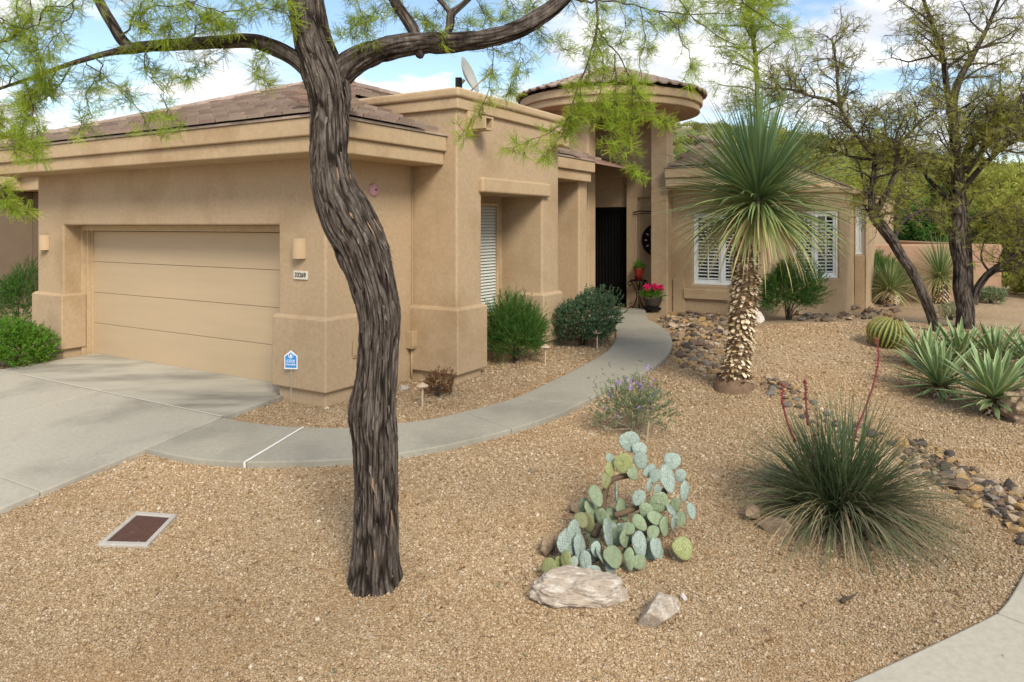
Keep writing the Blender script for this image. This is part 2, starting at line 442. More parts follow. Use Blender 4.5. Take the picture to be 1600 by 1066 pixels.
M['red_yucca'] = mat('red_yucca', (0.075, 0.10, 0.05), 0.55, var=0.25, vscale=4, trans=0.1, spec=0.3,
                     tone=[(0.0, (0.060, 0.105, 0.042)), (0.4, (0.115, 0.135, 0.06)), (0.7, (0.20, 0.17, 0.115)), (1.0, (0.46, 0.36, 0.19))])
M['red_stalk'] = mat('red_stalk', (0.20, 0.040, 0.045), 0.6, var=0.2, vscale=8)
M['soil'] = mat('soil', (0.12, 0.08, 0.05), 0.95, var=0.3, vscale=12, bump=0.6, bscale=60)
# stones
M['boulder'] = mat('boulder', (0.42, 0.345, 0.275), 0.9, var=0.30, vscale=14, bump=0.8, bscale=26, c2=(0.56, 0.50, 0.43), c2s=5, c2lo=0.5, c2hi=0.62, spec=0.15, bdetail=8, dist=0.02)
M['boulder_tan'] = mat('boulder_tan', (0.36, 0.265, 0.18), 0.9, var=0.28, vscale=9, bump=0.8, bscale=26, c2=(0.22, 0.16, 0.11), c2s=3, c2lo=0.5, c2hi=0.66, spec=0.15, bdetail=8, dist=0.02)
M['rock_white'] = mat('rock_white', (0.62, 0.56, 0.51), 0.9, var=0.12, vscale=8, bump=0.5, bscale=30)
ROCKM = [mat('river_rock_%s' % n, c, 0.8, var=0.25, vscale=16, bump=0.5, bscale=40, c2=c2, c2s=9, c2lo=0.5, c2hi=0.7, spec=0.25) for n, c, c2 in (
    ('charcoal', (0.075, 0.062, 0.052), (0.14, 0.11, 0.085)), ('grey', (0.19, 0.165, 0.14), (0.11, 0.092, 0.078)),
    ('ochre', (0.36, 0.235, 0.105), (0.24, 0.145, 0.065)), ('tan', (0.40, 0.30, 0.20), (0.27, 0.19, 0.12)), ('brown', (0.17, 0.115, 0.08), (0.10, 0.075, 0.06)),
    ('pale', (0.42, 0.335, 0.25), (0.30, 0.21, 0.145)))]
# ------------------------------------------------------------------ gravel and ground materials
GRAVEL_STOPS = [(0.0, (0.20, 0.128, 0.066)), (0.15, (0.295, 0.198, 0.108)), (0.5, (0.385, 0.272, 0.160)), (0.8, (0.45, 0.335, 0.21)), (0.96, (0.53, 0.42, 0.295)), (1.0, (0.64, 0.56, 0.45))]
def gravel_material(name, instanced):
    m = bpy.data.materials.new(name); m.use_nodes = True
    N, Lk = m.node_tree.nodes, m.node_tree.links; N.clear()
    out = N.new('ShaderNodeOutputMaterial'); p = N.new('ShaderNodeBsdfPrincipled')
    p.inputs['Roughness'].default_value = 0.88; p.inputs['Specular IOR Level'].default_value = 0.2
    cr = N.new('ShaderNodeValToRGB'); el = cr.color_ramp.elements
    el[0].position, el[0].color = 0.0, (*GRAVEL_STOPS[0][1], 1); el[1].position, el[1].color = 1.0, (*GRAVEL_STOPS[-1][1], 1)
    for q, c in GRAVEL_STOPS[1:-1]:
        e = el.new(q); e.color = (*c, 1)
    col = cr.outputs['Color']
    if instanced:
        oi = N.new('ShaderNodeObjectInfo'); Lk.new(oi.outputs['Random'], cr.inputs['Fac'])
        geo = N.new('ShaderNodeNewGeometry'); vec = geo.outputs['Position']
    else:
        geo = N.new('ShaderNodeNewGeometry'); vec = geo.outputs['Position']
        vo = N.new('ShaderNodeTexVoronoi'); vo.inputs['Scale'].default_value = 72; Lk.new(vec, vo.inputs['Vector'])
        sp = N.new('ShaderNodeSeparateColor'); Lk.new(vo.outputs['Color'], sp.inputs[0]); Lk.new(sp.outputs[0], cr.inputs['Fac'])
        b = N.new('ShaderNodeBump'); b.inputs['Strength'].default_value = 0.9; b.inputs['Distance'].default_value = 0.012; b.invert = True
        Lk.new(vo.outputs['Distance'], b.inputs['Height']); Lk.new(b.outputs[0], p.inputs['Normal'])
    # broad patches: browner fines and paler stone
    nz = N.new('ShaderNodeTexNoise'); nz.inputs['Scale'].default_value = 0.8; nz.inputs['Detail'].default_value = 6; nz.inputs['Roughness'].default_value = 0.6; Lk.new(vec, nz.inputs['Vector'])
    mr = N.new('ShaderNodeMapRange'); mr.inputs['From Min'].default_value = 0.45; mr.inputs['From Max'].default_value = 0.72; mr.inputs['To Max'].default_value = 0.45; Lk.new(nz.outputs['Fac'], mr.inputs['Value'])
    mx = N.new('ShaderNodeMix'); mx.data_type = 'RGBA'; Lk.new(mr.outputs[0], mx.inputs['Factor']); Lk.new(col, mx.inputs['A']); mx.inputs['B'].default_value = (0.32, 0.19, 0.085, 1)
    nz2 = N.new('ShaderNodeTexNoise'); nz2.inputs['Scale'].default_value = 0.33; nz2.inputs['Detail'].default_value = 4; Lk.new(vec, nz2.inputs['Vector'])
    mr2 = N.new('ShaderNodeMapRange'); mr2.inputs['From Min'].default_value = 0.35; mr2.inputs['From Max'].default_value = 0.7; mr2.inputs['To Min'].default_value = 0.86; mr2.inputs['To Max'].default_value = 1.16; Lk.new(nz2.outputs['Fac'], mr2.inputs['Value'])
    hs = N.new('ShaderNodeHueSaturation'); Lk.new(mx.outputs['Result'], hs.inputs['Color']); Lk.new(mr2.outputs[0], hs.inputs['Value'])
    last = hs.outputs['Color']
    if not instanced:                                   # desert scrub ground far away
        sx = N.new('ShaderNodeSeparateXYZ'); Lk.new(vec, sx.inputs[0])
        fr = N.new('ShaderNodeMapRange'); fr.inputs['From Min'].default_value = 26; fr.inputs['From Max'].default_value = 60; Lk.new(sx.outputs['Y'], fr.inputs['Value'])
        nz3 = N.new('ShaderNodeTexNoise'); nz3.inputs['Scale'].default_value = 0.12; nz3.inputs['Detail'].default_value = 8; nz3.inputs['Roughness'].default_value = 0.7; Lk.new(vec, nz3.inputs['Vector'])
        c3 = N.new('ShaderNodeValToRGB'); c3.color_ramp.elements[0].position = 0.38; c3.color_ramp.elements[0].color = (0.10, 0.12, 0.035, 1); c3.color_ramp.elements[1].position = 0.62; c3.color_ramp.elements[1].color = (0.26, 0.22, 0.11, 1)
        Lk.new(nz3.outputs['Fac'], c3.inputs['Fac'])
        m3 = N.new('ShaderNodeMix'); m3.data_type = 'RGBA'; Lk.new(fr.outputs[0], m3.inputs['Factor']); Lk.new(last, m3.inputs['A']); Lk.new(c3.outputs['Color'], m3.inputs['B']); last = m3.outputs['Result']
    Lk.new(last, p.inputs['Base Color']); Lk.new(p.outputs[0], out.inputs['Surface'])
    return m
M['gravel_bed'] = gravel_material('gravel_bed', False)
M['gravel_stone'] = gravel_material('gravel_stone', True)

# ------------------------------------------------------------------ ground sheet
def axis(lo, hi, fine_lo, fine_hi, fine, grow):
    a = list(np.arange(fine_lo, fine_hi, fine)); s = fine
    while a[-1] < hi: s *= grow; a.append(a[-1] + s)
    s = fine
    while a[0] > lo: s *= grow; a.insert(0, a[0] - s)
    return np.array(a)
gx = axis(-420, 520, -9, 10, 0.16, 1.16); gy = axis(-60, 620, 2.5, 20, 0.16, 1.14)
GX, GY = np.meshgrid(gx, gy); GZ = H(GX, GY)
nx, ny = len(gx), len(gy)
fs = [(j * nx + i, j * nx + i + 1, (j + 1) * nx + i + 1, (j + 1) * nx + i) for j in range(ny - 1) for i in range(nx - 1)]
gm = bpy.data.meshes.new('ground'); gm.from_pydata(np.stack([GX.ravel(), GY.ravel(), GZ.ravel()], 1).tolist(), [], fs)
gm.materials.append(M['gravel_bed']); gm.polygons.foreach_set('use_smooth', [True] * len(gm.polygons)); gm.update()
ground = new_obj('ground', gm); tag(ground, kind='structure', label='tan decomposed granite ground of the desert yard')

MASKS = []                       # polygons (world x, y) that gravel must not enter
def inside(poly, x, y):
    x = np.asarray(x); y = np.asarray(y); r = np.zeros(x.shape, bool); n = len(poly); j = n - 1
    for i in range(n):
        xi, yi, xj, yj = poly[i][0], poly[i][1], poly[j][0], poly[j][1]
        c = ((yi > y) != (yj > y)) & (x < (xj - xi) * (y - yi) / ((yj - yi) or 1e-9) + xi)
        r ^= c; j = i
    return r

# ------------------------------------------------------------------ slabs
def shrink(poly, d):
    c = Vector((sum(p[0] for p in poly) / len(poly), sum(p[1] for p in poly) / len(poly)))
    out = []
    n = len(poly)
    area = sum(poly[i][0] * poly[(i + 1) % n][1] - poly[(i + 1) % n][0] * poly[i][1] for i in range(n))
    sg = 1 if area > 0 else -1
    for i in range(n):
        a, b, e = Vector(poly[i - 1][:2]), Vector(poly[i][:2]), Vector(poly[(i + 1) % n][:2])
        n1 = (b - a).normalized(); n2 = (e - b).normalized()
        nn = (Vector((-n1.y, n1.x)) + Vector((-n2.y, n2.x)))
        nn = nn.normalized() if nn.length > 1e-6 else Vector((-n1.y, n1.x))
        out.append(b + nn * d * sg)
    return out

def slab(name, poly, top, thick, m, parent, gap=0.006, strip=None):
    """one poured slab: top follows the height function, edges eased"""
    pl = shrink([(p[0], p[1]) for p in poly], gap)
    b = MB()
    if strip:                    # paired edges -> quad strip, so that a long curved slab keeps its shape
        n = len(pl) // 2
        A, B = pl[:n], pl[n:][::-1]
        vs = [(p[0], p[1], top(*p)) for p in A] + [(p[0], p[1], top(*p)) for p in B] + [(p[0], p[1], top(*p) - thick) for p in A] + [(p[0], p[1], top(*p) - thick) for p in B]
        f = [(i, i + 1, n + i + 1, n + i) for i in range(n - 1)]
        f += [(2 * n + i, 3 * n + i, 3 * n + i + 1, 2 * n + i + 1) for i in range(n - 1)]
        f += [(2 * n + i, 2 * n + i + 1, i + 1, i) for i in range(n - 1)] + [(n + i, n + i + 1, 3 * n + i + 1, 3 * n + i) for i in range(n - 1)]
        f += [(0, n, 3 * n, 2 * n), (n - 1, 3 * n - 1, 4 * n - 1, 2 * n - 1)]
        b.add(vs, f)
    else:
        b.prism([(p[0], p[1]) for p in pl], lambda x, y: top(x, y) - thick, top)
    return b.build(name, m, parent, bevel=0.012, seg=2, weld=True)

# driveway, in house coordinates; falls towards the street
driveway = bpy.data.objects.new('driveway', None); COL.objects.link(driveway); tag(driveway, 'light grey concrete driveway in front of the garage door', kind='structure')
def drv_z(x, y):
    lx, ly = to_local(x, y)
    return 0.045 - 0.105 * max(0.0, -ly - 0.75) if ly < -0.75 else 0.045 + 0.02 * min(1.3, ly + 0.75)
def LW(pts): return [to_world(*p)[:2] for p in pts]
# the joint parallel to the garage runs through photo pixels (18,580) and (345,652)
def dz_pix(px, py):
    q = G(px, py)
    rx, rz = (px - 800) / FPX, (HOR - py) / FPX; y = q.y
    for _ in range(40):
        y = 0.5 * y + 0.5 * (drv_z(rx * y, y) - CAMZ) / rz
    return to_local(rx * y, y)
j1 = dz_pix(345, 652); j1b = dz_pix(40, 585)
JL = 0.5 * (j1[1] + j1b[1])
e0 = dz_pix(439, 617); e1 = dz_pix(228, 701); e2 = dz_pix(0, 795)
def edge_x(ly):
    pts = [(0.6, e0[0]), (JL, j1[0]), (e1[1], e1[0]), (e2[1], e2[0]), (-12, e2[0] + (e2[0] - e1[0]) / (e2[1] - e1[1]) * (-12 - e2[1]))]
    for (a, xa), (b_, xb) in zip(pts, pts[1:]):
        if b_ <= ly <= a: return xa + (xb - xa) * (ly - a) / (b_ - a)
    return pts[-1][1]
jl2 = dz_pix(60, 767)[1]
jx = dz_pix(140, 614)[0]
slab('slab', LW([(-6.02, 0.50), (-0.93, 0.50), (-0.93, 0.0), (edge_x(0), 0.0), (edge_x(JL), JL), (-6.10, JL)]), drv_z, 0.16, M['concrete_apron'], driveway)
slab('slab', LW([(jx, JL), (edge_x(JL), JL), (edge_x(e1[1]), e1[1]), (edge_x(jl2), jl2), (jx, jl2)]), drv_z, 0.16, M['concrete_drive'], driveway)
slab('slab', LW([(-7.4, JL), (jx, JL), (jx, jl2), (-7.8, jl2)]), drv_z, 0.16, M['concrete_drive'], driveway)
slab('slab', LW([(-8.2, jl2), (edge_x(jl2), jl2), (edge_x(-9), -9), (-9.0, -9)]), drv_z, 0.16, M['concrete_drive'], driveway)
b = MB(); pj = [to_world(-7.3 + (edge_x(JL) + 7.3) * i / 20, JL) for i in range(21)]
for i in range(20):
    p, q = pj[i], pj[i + 1]; n_ = Vector((-(q - p).y, (q - p).x, 0)).normalized() * 0.014
    b.add([(p.x - n_.x, p.y - n_.y, drv_z(p.x, p.y) + 0.002), (q.x - n_.x, q.y - n_.y, drv_z(q.x, q.y) + 0.002), (q.x + n_.x, q.y + n_.y, drv_z(q.x, q.y) + 0.002), (p.x + n_.x, p.y + n_.y, drv_z(p.x, p.y) + 0.002)], [(0, 1, 2, 3)])
M['joint_filler'] = mat('joint_filler', (0.55, 0.51, 0.43), 0.85, var=0.12, vscale=10)
b.build('joint_filler', M['joint_filler'], driveway)
MASKS.append(LW([(-6.02, 0.5), (edge_x(0), 0.5), (edge_x(JL), JL), (edge_x(e1[1]), e1[1]), (edge_x(e2[1]), e2[1]), (edge_x(-9), -9), (-9, -9), (-7.4, JL), (-6.10, JL)]))

# walkway
walkway = bpy.data.objects.new('walkway', None); COL.objects.link(walkway); tag(walkway, 'curved grey concrete walkway leading to the front door', kind='structure')
def walk_z(x, y): return float(H(x, y)) + 0.062
OUT = [[(228, 701), (262, 709), (300, 716), (340, 720), (383, 722)],
       [(383, 722), (470, 721), (550, 717), (620, 709), (700, 695), (760, 681), (800, 670)],
       [(800, 670), (830, 661), (860, 651), (885, 641), (903, 632)],
       [(903, 632), (920, 624), (938, 614), (955, 606), (968, 600)],
       [(968, 600), (1000, 585), (1030, 567), (1046, 550), (1051, 538), (1048, 524)],
       [(1048, 524), (1038, 513), (1024, 504), (1012, 498), (1010, 490), (1008, 481)]]
INN = [[(350, 652), (375, 657), (405, 661), (440, 665), (475, 667)],
       [(475, 667), (530, 668), (585, 665), (630, 660), (670, 655), (700, 649), (722, 643)],
       [(722, 643), (745, 638), (768, 632), (790, 626), (808, 620)],
       [(808, 620), (826, 612), (845, 603), (860, 596), (874, 589)],
       [(874, 589), (900, 577), (925, 563), (945, 551), (956, 540), (962, 527)],
       [(962, 527), (962, 517), (958, 507), (950, 500), (940, 493), (930, 483)]]
def walk_pt(px, py):
    q = G(px, py, 0.062); return (q.x, q.y)
walk_poly_o, walk_poly_i = [], []
for o_, i_ in zip(OUT, INN):
    po = [tuple(r) for r in spline([walk_pt(*p) for p in o_], 13)]; pi_ = [tuple(r) for r in spline([walk_pt(*p) for p in i_], 13)]
    slab('slab', po + pi_[::-1], walk_z, 0.12, M['concrete'], walkway, strip=True)
    walk_poly_o += po; walk_poly_i += pi_
MASKS.append(walk_poly_o + walk_poly_i[::-1])
a_, c_ = Vector(walk_pt(383, 722)), Vector(walk_pt(475, 667)); d_ = (c_ - a_).normalized(); n_ = Vector((-d_.y, d_.x)) * 0.014
b = MB(); k = 9
L_ = [a_ - d_ * 0.004 + (c_ - a_) * i / k for i in range(k + 1)]
b.add([(p.x - n_.x, p.y - n_.y, walk_z(p.x, p.y) + 0.003) for p in L_] + [(p.x + n_.x, p.y + n_.y, walk_z(p.x, p.y) + 0.003) for p in L_], [(i, i + 1, k + 2 + i, k + 1 + i) for i in range(k)])
p = a_ - d_ * 0.008; zt = walk_z(p.x, p.y) + 0.003
b.add([(p.x - n_.x, p.y - n_.y, zt), (p.x + n_.x, p.y + n_.y, zt), (p.x + n_.x, p.y + n_.y, zt - 0.08), (p.x - n_.x, p.y - n_.y, zt - 0.08)], [(0, 1, 2, 3)])
b.build('joint_strip', M['joint_white'], walkway)

# street sidewalk in the near corner
sidewalk = bpy.data.objects.new('sidewalk', None); COL.objects.link(sidewalk); tag(sidewalk, 'pale concrete sidewalk slabs curving past the red yucca', kind='structure')
def side_z(x, y): return float(H(x, y)) + 0.03
se = [walk_pt(*p) for p in [(1180, 1112), (1240, 1092), (1300, 1066), (1380, 1031), (1450, 999), (1520, 966), (1556, 948)]]
se2 = [walk_pt(*p) for p in [(1556, 948), (1572, 930), (1586, 908), (1602, 880), (1630, 840), (1670, 800)]]
se = [tuple(r) for r in spline(se, 14)]; se2 = [tuple(r) for r in spline(se2, 12)]
off = Vector((0.95, -1.15))
slab('slab', se + [(p[0] + off.x, p[1] + off.y) for p in se][::-1], side_z, 0.12, M['concrete_drive'], sidewalk, strip=True)
slab('slab', se2 + [(p[0] + off.x, p[1] + off.y) for p in se2][::-1], side_z, 0.12, M['concrete_drive'], sidewalk, strip=True)
MASKS.append(se + se2[1:] + [(p[0] + off.x, p[1] + off.y) for p in (se + se2[1:])][::-1])

# ------------------------------------------------------------------ house
house = thing('house', 'tan stucco single-storey house with tiled roofs, garage and round entry tower', 'house', (HX, HY, 0), HANG)

def wall(mb, p0, p1, z0, z1, holes=(), depth=0.2, back=False):
    """upright wall from p0 to p1 (outside on the right-hand side when walking p0 -> p1), with rectangular openings and their reveals"""
    p0, p1 = Vector(p0), Vector(p1); L = (p1 - p0).length; d = (p1 - p0) / L; n = Vector((-d.y, d.x)) * depth
    us = sorted({0.0, L} | {u for h in holes for u in h[:2]})
    def zs(i):
        if i < 0 or i >= len(us) - 1: return [z0, z1]
        m_ = 0.5 * (us[i] + us[i + 1]); s = {z0, z1}
        for h in holes:
            if h[0] < m_ < h[1]: s |= {h[2], h[3]}
        return sorted(s)
    P = lambda u, z, k=0: (p0.x + d.x * u + n.x * k, p0.y + d.y * u + n.y * k, z)
    for i in range(len(us) - 1):
        Z = zs(i); m_ = 0.5 * (us[i] + us[i + 1])
        for za, zb in zip(Z, Z[1:]):
            mz = 0.5 * (za + zb)
            if any(h[0] < m_ < h[1] and h[2] < mz < h[3] for h in holes): continue
            right = [z for z in sorted(set(zs(i + 1)) | {za, zb}) if za <= z <= zb]
            left = [z for z in sorted(set(zs(i - 1)) | {za, zb}) if za <= z <= zb]
            vs = [P(us[i + 1], z) for z in right] + [P(us[i], z) for z in reversed(left)]
            mb.add(vs, [tuple(range(len(vs)))])
    for (u0, u1, v0, v1) in holes:
        mb.add([P(u0, v0), P(u0, v1), P(u0, v1, 1), P(u0, v0, 1)], [(0, 1, 2, 3)])
        mb.add([P(u1, v0), P(u1, v0, 1), P(u1, v1, 1), P(u1, v1)], [(0, 1, 2, 3)])
        mb.add([P(u0, v1), P(u1, v1), P(u1, v1, 1), P(u0, v1, 1)], [(0, 1, 2, 3)])
        if v0 > z0: mb.add([P(u0, v0), P(u0, v0, 1), P(u1, v0, 1), P(u1, v0)], [(0, 1, 2, 3)])
        if back: mb.add([P(u0, v0, 1), P(u0, v1, 1), P(u1, v1, 1), P(u1, v0, 1)], [(0, 1, 2, 3)])

BL, BF, BB = 0.79, 1.735, 4.85             # tall block: right face, front face, back face
W = MB()
wall(W, (-7, 0), (0, 0), -0.5, 3.3, [(0.84, 6.14, -0.5, 2.30)], 0.46)
wall(W, (0, 0), (0, BF), -0.5, 3.3)
wall(W, (-7, 12), (-7, 0), -0.5, 3.3)
W.build('wall', M['stucco'], house, bevel=0.03, seg=3, weld=True)
W = MB()
wall(W, (-1.5, BF), (BL, BF), -0.5, 4.0)
wall(W, (BL, BF), (BL, BB), -0.5, 4.0, [(2.37 - BF, 4.245 - BF, -0.5, 2.79)], 0.83, back=True)
wall(W, (BL, BB), (-1.5, BB), -0.5, 4.0)
wall(W, (-1.5, BB), (-1.5, BF), -0.5, 4.0)
W.build('wall', M['stucco'], house, bevel=0.03, seg=3, weld=True)
W = MB()
wall(W, (-0.3, BB + 0.01), (-0.3, 6.29), -0.5, 3.2); wall(W, (-0.3, 6.29), (0.5, 6.29), -0.5, 3.2); wall(W, (0.5, 6.29), (0.5, 6.67), -0.5, 3.2)
wall(W, (0.5, 6.67), (-0.9, 6.67), -0.5, 3.2); wall(W, (-0.9, 6.67), (-0.9, 8.02), -0.5, 3.2)
W.build('wall', M['stucco'], house, bevel=0.03, seg=3, weld=True)
W = MB()                                    # entry: piers, back wall with the doorway, panel wall on the right
W.box(-0.95, -0.10, 8.0, 8.40, -0.5, 4.78)
W.build('pier', M['stucco'], house, bevel=0.03, seg=3)
W = MB(); W.box(0.93, 1.33, 9.13, 9.53, -0.5, 4.78); W.build('pier', M['stucco'], house, bevel=0.03, seg=3)
W = MB()
wall(W, (-0.93, 8.41), (-0.93, 9.78), -0.5, 4.78); wall(W, (-0.93, 9.78), (0.16, 9.78), -0.5, 3.47, [(0.04, 1.05, -0.5, 2.74)], 0.18)
wall(W, (0.16, 9.78), (0.16, 9.60), -0.5, 3.47); wall(W, (0.16, 9.60), (0.94, 9.60), -0.5, 4.78, [(0.26, 0.70, 0.75, 2.95)], 0.10, back=True)
W.build('wall', M['stucco'], house, bevel=0.02, seg=2, weld=True)
W = MB(); W.box(-0.94, 0.158, 9.55, 9.76, 3.45, 4.78); W.build('beam', M['stucco'], house, bevel=0.02)
W = MB()                                    # living wing: front wall, angled bay, far bay
wall(W, (1.20, 9.49), (3.2, 9.49), -0.5, 3.02, [(0.60, 1.87, 0.96, 2.58)], 0.12)
wall(W, (3.2, 9.49), (4.79, 11.08), -0.5, 3.02, [(0.93, 2.06, 1.12, 2.62)], 0.12)
wall(W, (4.79, 11.08), (4.79, 12.3), -0.5, 3.02); wall(W, (4.79, 12.3), (5.10, 12.3), -0.5, 3.02, [(0.05, 0.26, 1.6, 2.75)], 0.12)
wall(W, (5.10, 12.3), (5.10, 22), -0.5, 3.02); wall(W, (5.10, 22), (-7, 22), -0.5, 3.02); wall(W, (-7, 22), (-7, 12), -0.5, 3.02)
W.build('wall', M['stucco'], house, bevel=0.03, seg=3, weld=True)

# thickened wall bases with a sloping shoulder
def ledge(poly, z0, z1, name='ledge'):
    b = MB(); pl = [(p[0], p[1]) for p in poly]
    n = len(pl); area = sum(pl[i][0] * pl[(i + 1) % n][1] - pl[(i + 1) % n][0] * pl[i][1] for i in range(n))
    if area < 0: pl = pl[::-1]
    ins = shrink(pl, 0.05)
    vs = [(p[0], p[1], z0) for p in pl] + [(p[0], p[1], z1 - 0.045) for p in pl] + [(p[0], p[1], z1) for p in ins]
    f = [tuple(range(n - 1, -1, -1)), tuple(2 * n + i for i in range(n))]
    for r in (0, n): f += [(r + i, r + (i + 1) % n, r + n + (i + 1) % n, r + n + i) for i in range(n)]
    b.add(vs, f); return b.build(name, M['stucco'], house, bevel=0.022, seg=3)
ledge([(-0.925, -0.065), (0.065, -0.065), (0.065, 0.95), (-0.2, 0.95), (-0.2, 0.35), (-0.925, 0.35)], 0.19, 1.14)
ledge([(-7.075, -0.065), (-6.085, -0.065), (-6.085, 0.35), (-7.075, 0.35)], 0.19, 1.14)
ledge([(-0.03, BF - 0.065), (BL + 0.065, BF - 0.065), (BL + 0.065, 2.435), (0.40, 2.435), (0.40, 2.0), (-0.03, 2.0)], 0.19, 1.14)
ledge([(0.30, 4.18), (BL + 0.065, 4.18), (BL + 0.065, BB + 0.065), (0.30, BB + 0.065)], 0.30, 1.14)
b = MB(); b.box(BL - 0.1, BL + 0.085, 2.28, 4.40, 2.785, 3.01); b.build('lintel', M['stucco_trim'], house, bevel=0.03, seg=3)
b = MB(); b.box(1.60, 3.16, 9.40, 9.60, 0.64, 0.87); b.build('window_ledge', M['stucco_trim'], house, bevel=0.025, seg=3)
b = MB(); b.box(1.345, 1.62, 9.43, 9.6, -0.4, 1.08); b.build('wall_base', M['stucco'], house, bevel=0.02, seg=3)

# parapet bands and water spouts of the tall block
b = MB(); b.prism([(-1.56, BF - 0.055), (BL + 0.055, BF - 0.055), (BL + 0.055, BB + 0.055), (-1.56, BB + 0.055)], 3.94, 4.10); b.build('parapet_band', M['stucco_trim'], house, bevel=0.018, seg=3)
b = MB(); b.prism([(-1.60, BF - 0.10), (BL + 0.10, BF - 0.10), (BL + 0.10, BB + 0.10), (-1.60, BB + 0.10)], 4.097, 4.235); b.build('parapet_cap', M['stucco_trim'], house, bevel=0.045, seg=4)
for ly in (2.12, 4.55):
    b = MB(); b.box(BL - 0.05, BL + 0.055, ly - 0.17, ly + 0.17, 3.60, 3.945); o = b.build('spout_panel', M['stucco_trim'], house, bevel=0.015, seg=2)
    c = MB(); x0, x1 = BL + 0.03, BL + 0.30
    c.box(x0, x1, ly - 0.11, ly - 0.075, 3.68, 3.86); c.box(x0, x1, ly + 0.075, ly + 0.11, 3.68, 3.86); c.box(x0, x1 - 0.002, ly - 0.074, ly + 0.074, 3.66, 3.695); c.box(x0, x1 - 0.004, ly - 0.074, ly + 0.074, 3.83, 3.858)
    c.build('spout', M['stucco_trim'], o, bevel=0.008)

# eaves: two stepped bands
def eave(poly_hi, poly_lo):
    b = MB(); b.prism(poly_hi, 3.345, 3.56); b.build('fascia', M['stucco_trim'], house, bevel=0.02, seg=3)
    b = MB(); b.prism(poly_lo, 3.155, 3.347); b.build('fascia', M['stucco_trim'], house, bevel=0.02, seg=3)
    b = MB(); b.prism(shrink(poly_hi, -0.03), 3.558, 3.592); b.build('eave_strip', M['cap_tile'], house, bevel=0.006)
eave([(-7.62, -0.62), (0.62, -0.62), (0.62, BF - 0.004), (-0.1, BF - 0.004), (-0.1, 0.1), (-7.62, 0.1)],
     [(-7.58, -0.57), (0.57, -0.57), (0.57, BF - 0.004), (-0.1, BF - 0.004), (-0.1, 0.1), (-7.58, 0.1)])
eave([(-0.35, BB + 0.004), (0.70, BB + 0.004), (0.70, 6.62), (-0.35, 6.62)], [(-0.35, BB + 0.004), (0.64, BB + 0.004), (0.64, 6.56), (-0.35, 6.56)])
eave([(1.34, 8.88), (3.80, 8.88), (3.80, 22.2), (1.34, 22.2)], [(1.34, 8.93), (3.75, 8.93), (3.75, 22.1), (1.34, 22.1)])
b = MB(); b.prism([(1.0, 9.44), (3.22, 9.44), (4.84, 11.06), (4.84, 12.25), (5.15, 12.25), (5.15, 22.05), (-7.05, 22.05), (-7.05, 11.9), (1.0, 11.9)], 3.015, 3.15); b.build('bay_parapet', M['stucco_trim'], house, bevel=0.03, seg=3)

# round tower over the entry
TX, TY, TR = -0.156, 9.34, 1.50
b = MB(); b.lathe([(1.26, 4.70), (TR, 4.70), (TR, 4.90), (1.26, 4.90)], 64, (TX, TY)); b.lathe([(0.0, 4.88), (1.3, 4.88)], 64, (TX, TY)); b.build('tower_drum', M['stucco'], house, smooth=False)
b = MB(); b.lathe([(1.3, 4.885), (2.06, 4.885), (2.075, 4.90), (2.075, 5.045), (1.3, 5.045)], 72, (TX, TY)); b.build('tower_fascia', M['stucco_trim'], house, bevel=0.012)
b = MB(); b.lathe([(1.3, 5.043), (2.12, 5.043), (2.135, 5.06), (2.135, 5.225), (1.3, 5.235)], 72, (TX, TY)); b.build('tower_fascia', M['stucco_trim'], house, bevel=0.012)

# ---- roof tiles
def tile_mesh(name, w=0.31, l=0.43, m=None):
    """low S tile: x across, y up the slope, lower end at y=0"""
    b = MB(); nx_ = 8; prof = []
    for i in range(nx_ + 1):
        t = i / nx_; prof.append((w * (t - 0.5), 0.030 * max(0, math.sin(math.pi * min(1, t / 0.55))) ** 0.8 if t < 0.55 else 0.002))
    th = 0.022
    vs = [(x, 0, z + th) for x, z in prof] + [(x, l, z + th - 0.012) for x, z in prof] + [(x, 0, z) for x, z in prof] + [(x, l, z - 0.012) for x, z in prof]
    n = nx_ + 1
    f = [(i, i + 1, n + i + 1, n + i) for i in range(nx_)] + [(2 * n + i, 2 * n + i + 1, i + 1, i) for i in range(nx_)] + [(2 * n + i, 3 * n + i, 3 * n + i + 1, 2 * n + i + 1) for i in range(nx_)]
    f += [(0, n, 3 * n, 2 * n), (n - 1, 3 * n - 1, 4 * n - 1, 2 * n - 1)]
    b.add(vs, f); return b.mesh(name, m)
STILE = tile_mesh('barrel_tile', m=M['tile'])
def flat_tile(name, w=0.292, l=0.45):
    b = MB(); th = 0.042; prof = [(-w / 2, -.004), (-w / 2 + .02, .004), (-.01, .006), (.0, .001), (.01, .006), (w / 2 - .02, .004), (w / 2, -.004)]; n = len(prof)
    vs = [(x, 0, z + th) for x, z in prof] + [(x, l, z + th - .02) for x, z in prof] + [(x, 0, z * .2) for x, z in prof] + [(x, l, z * .2 - .02) for x, z in prof]
    f = [(i, i + 1, n + i + 1, n + i) for i in range(n - 1)] + [(2 * n + i, 2 * n + i + 1, i + 1, i) for i in range(n - 1)] + [(0, n, 3 * n, 2 * n), (n - 1, 3 * n - 1, 4 * n - 1, 2 * n - 1)]
    b.add(vs, f); me = b.mesh(name, M['tile']); me.materials.append(M['cap_tile'])
    for p in me.polygons[n - 1:2 * (n - 1)]: p.material_index = 1
    return me
TILE = flat_tile('tile')
SLOPE = 0.355
SL = math.atan(SLOPE)
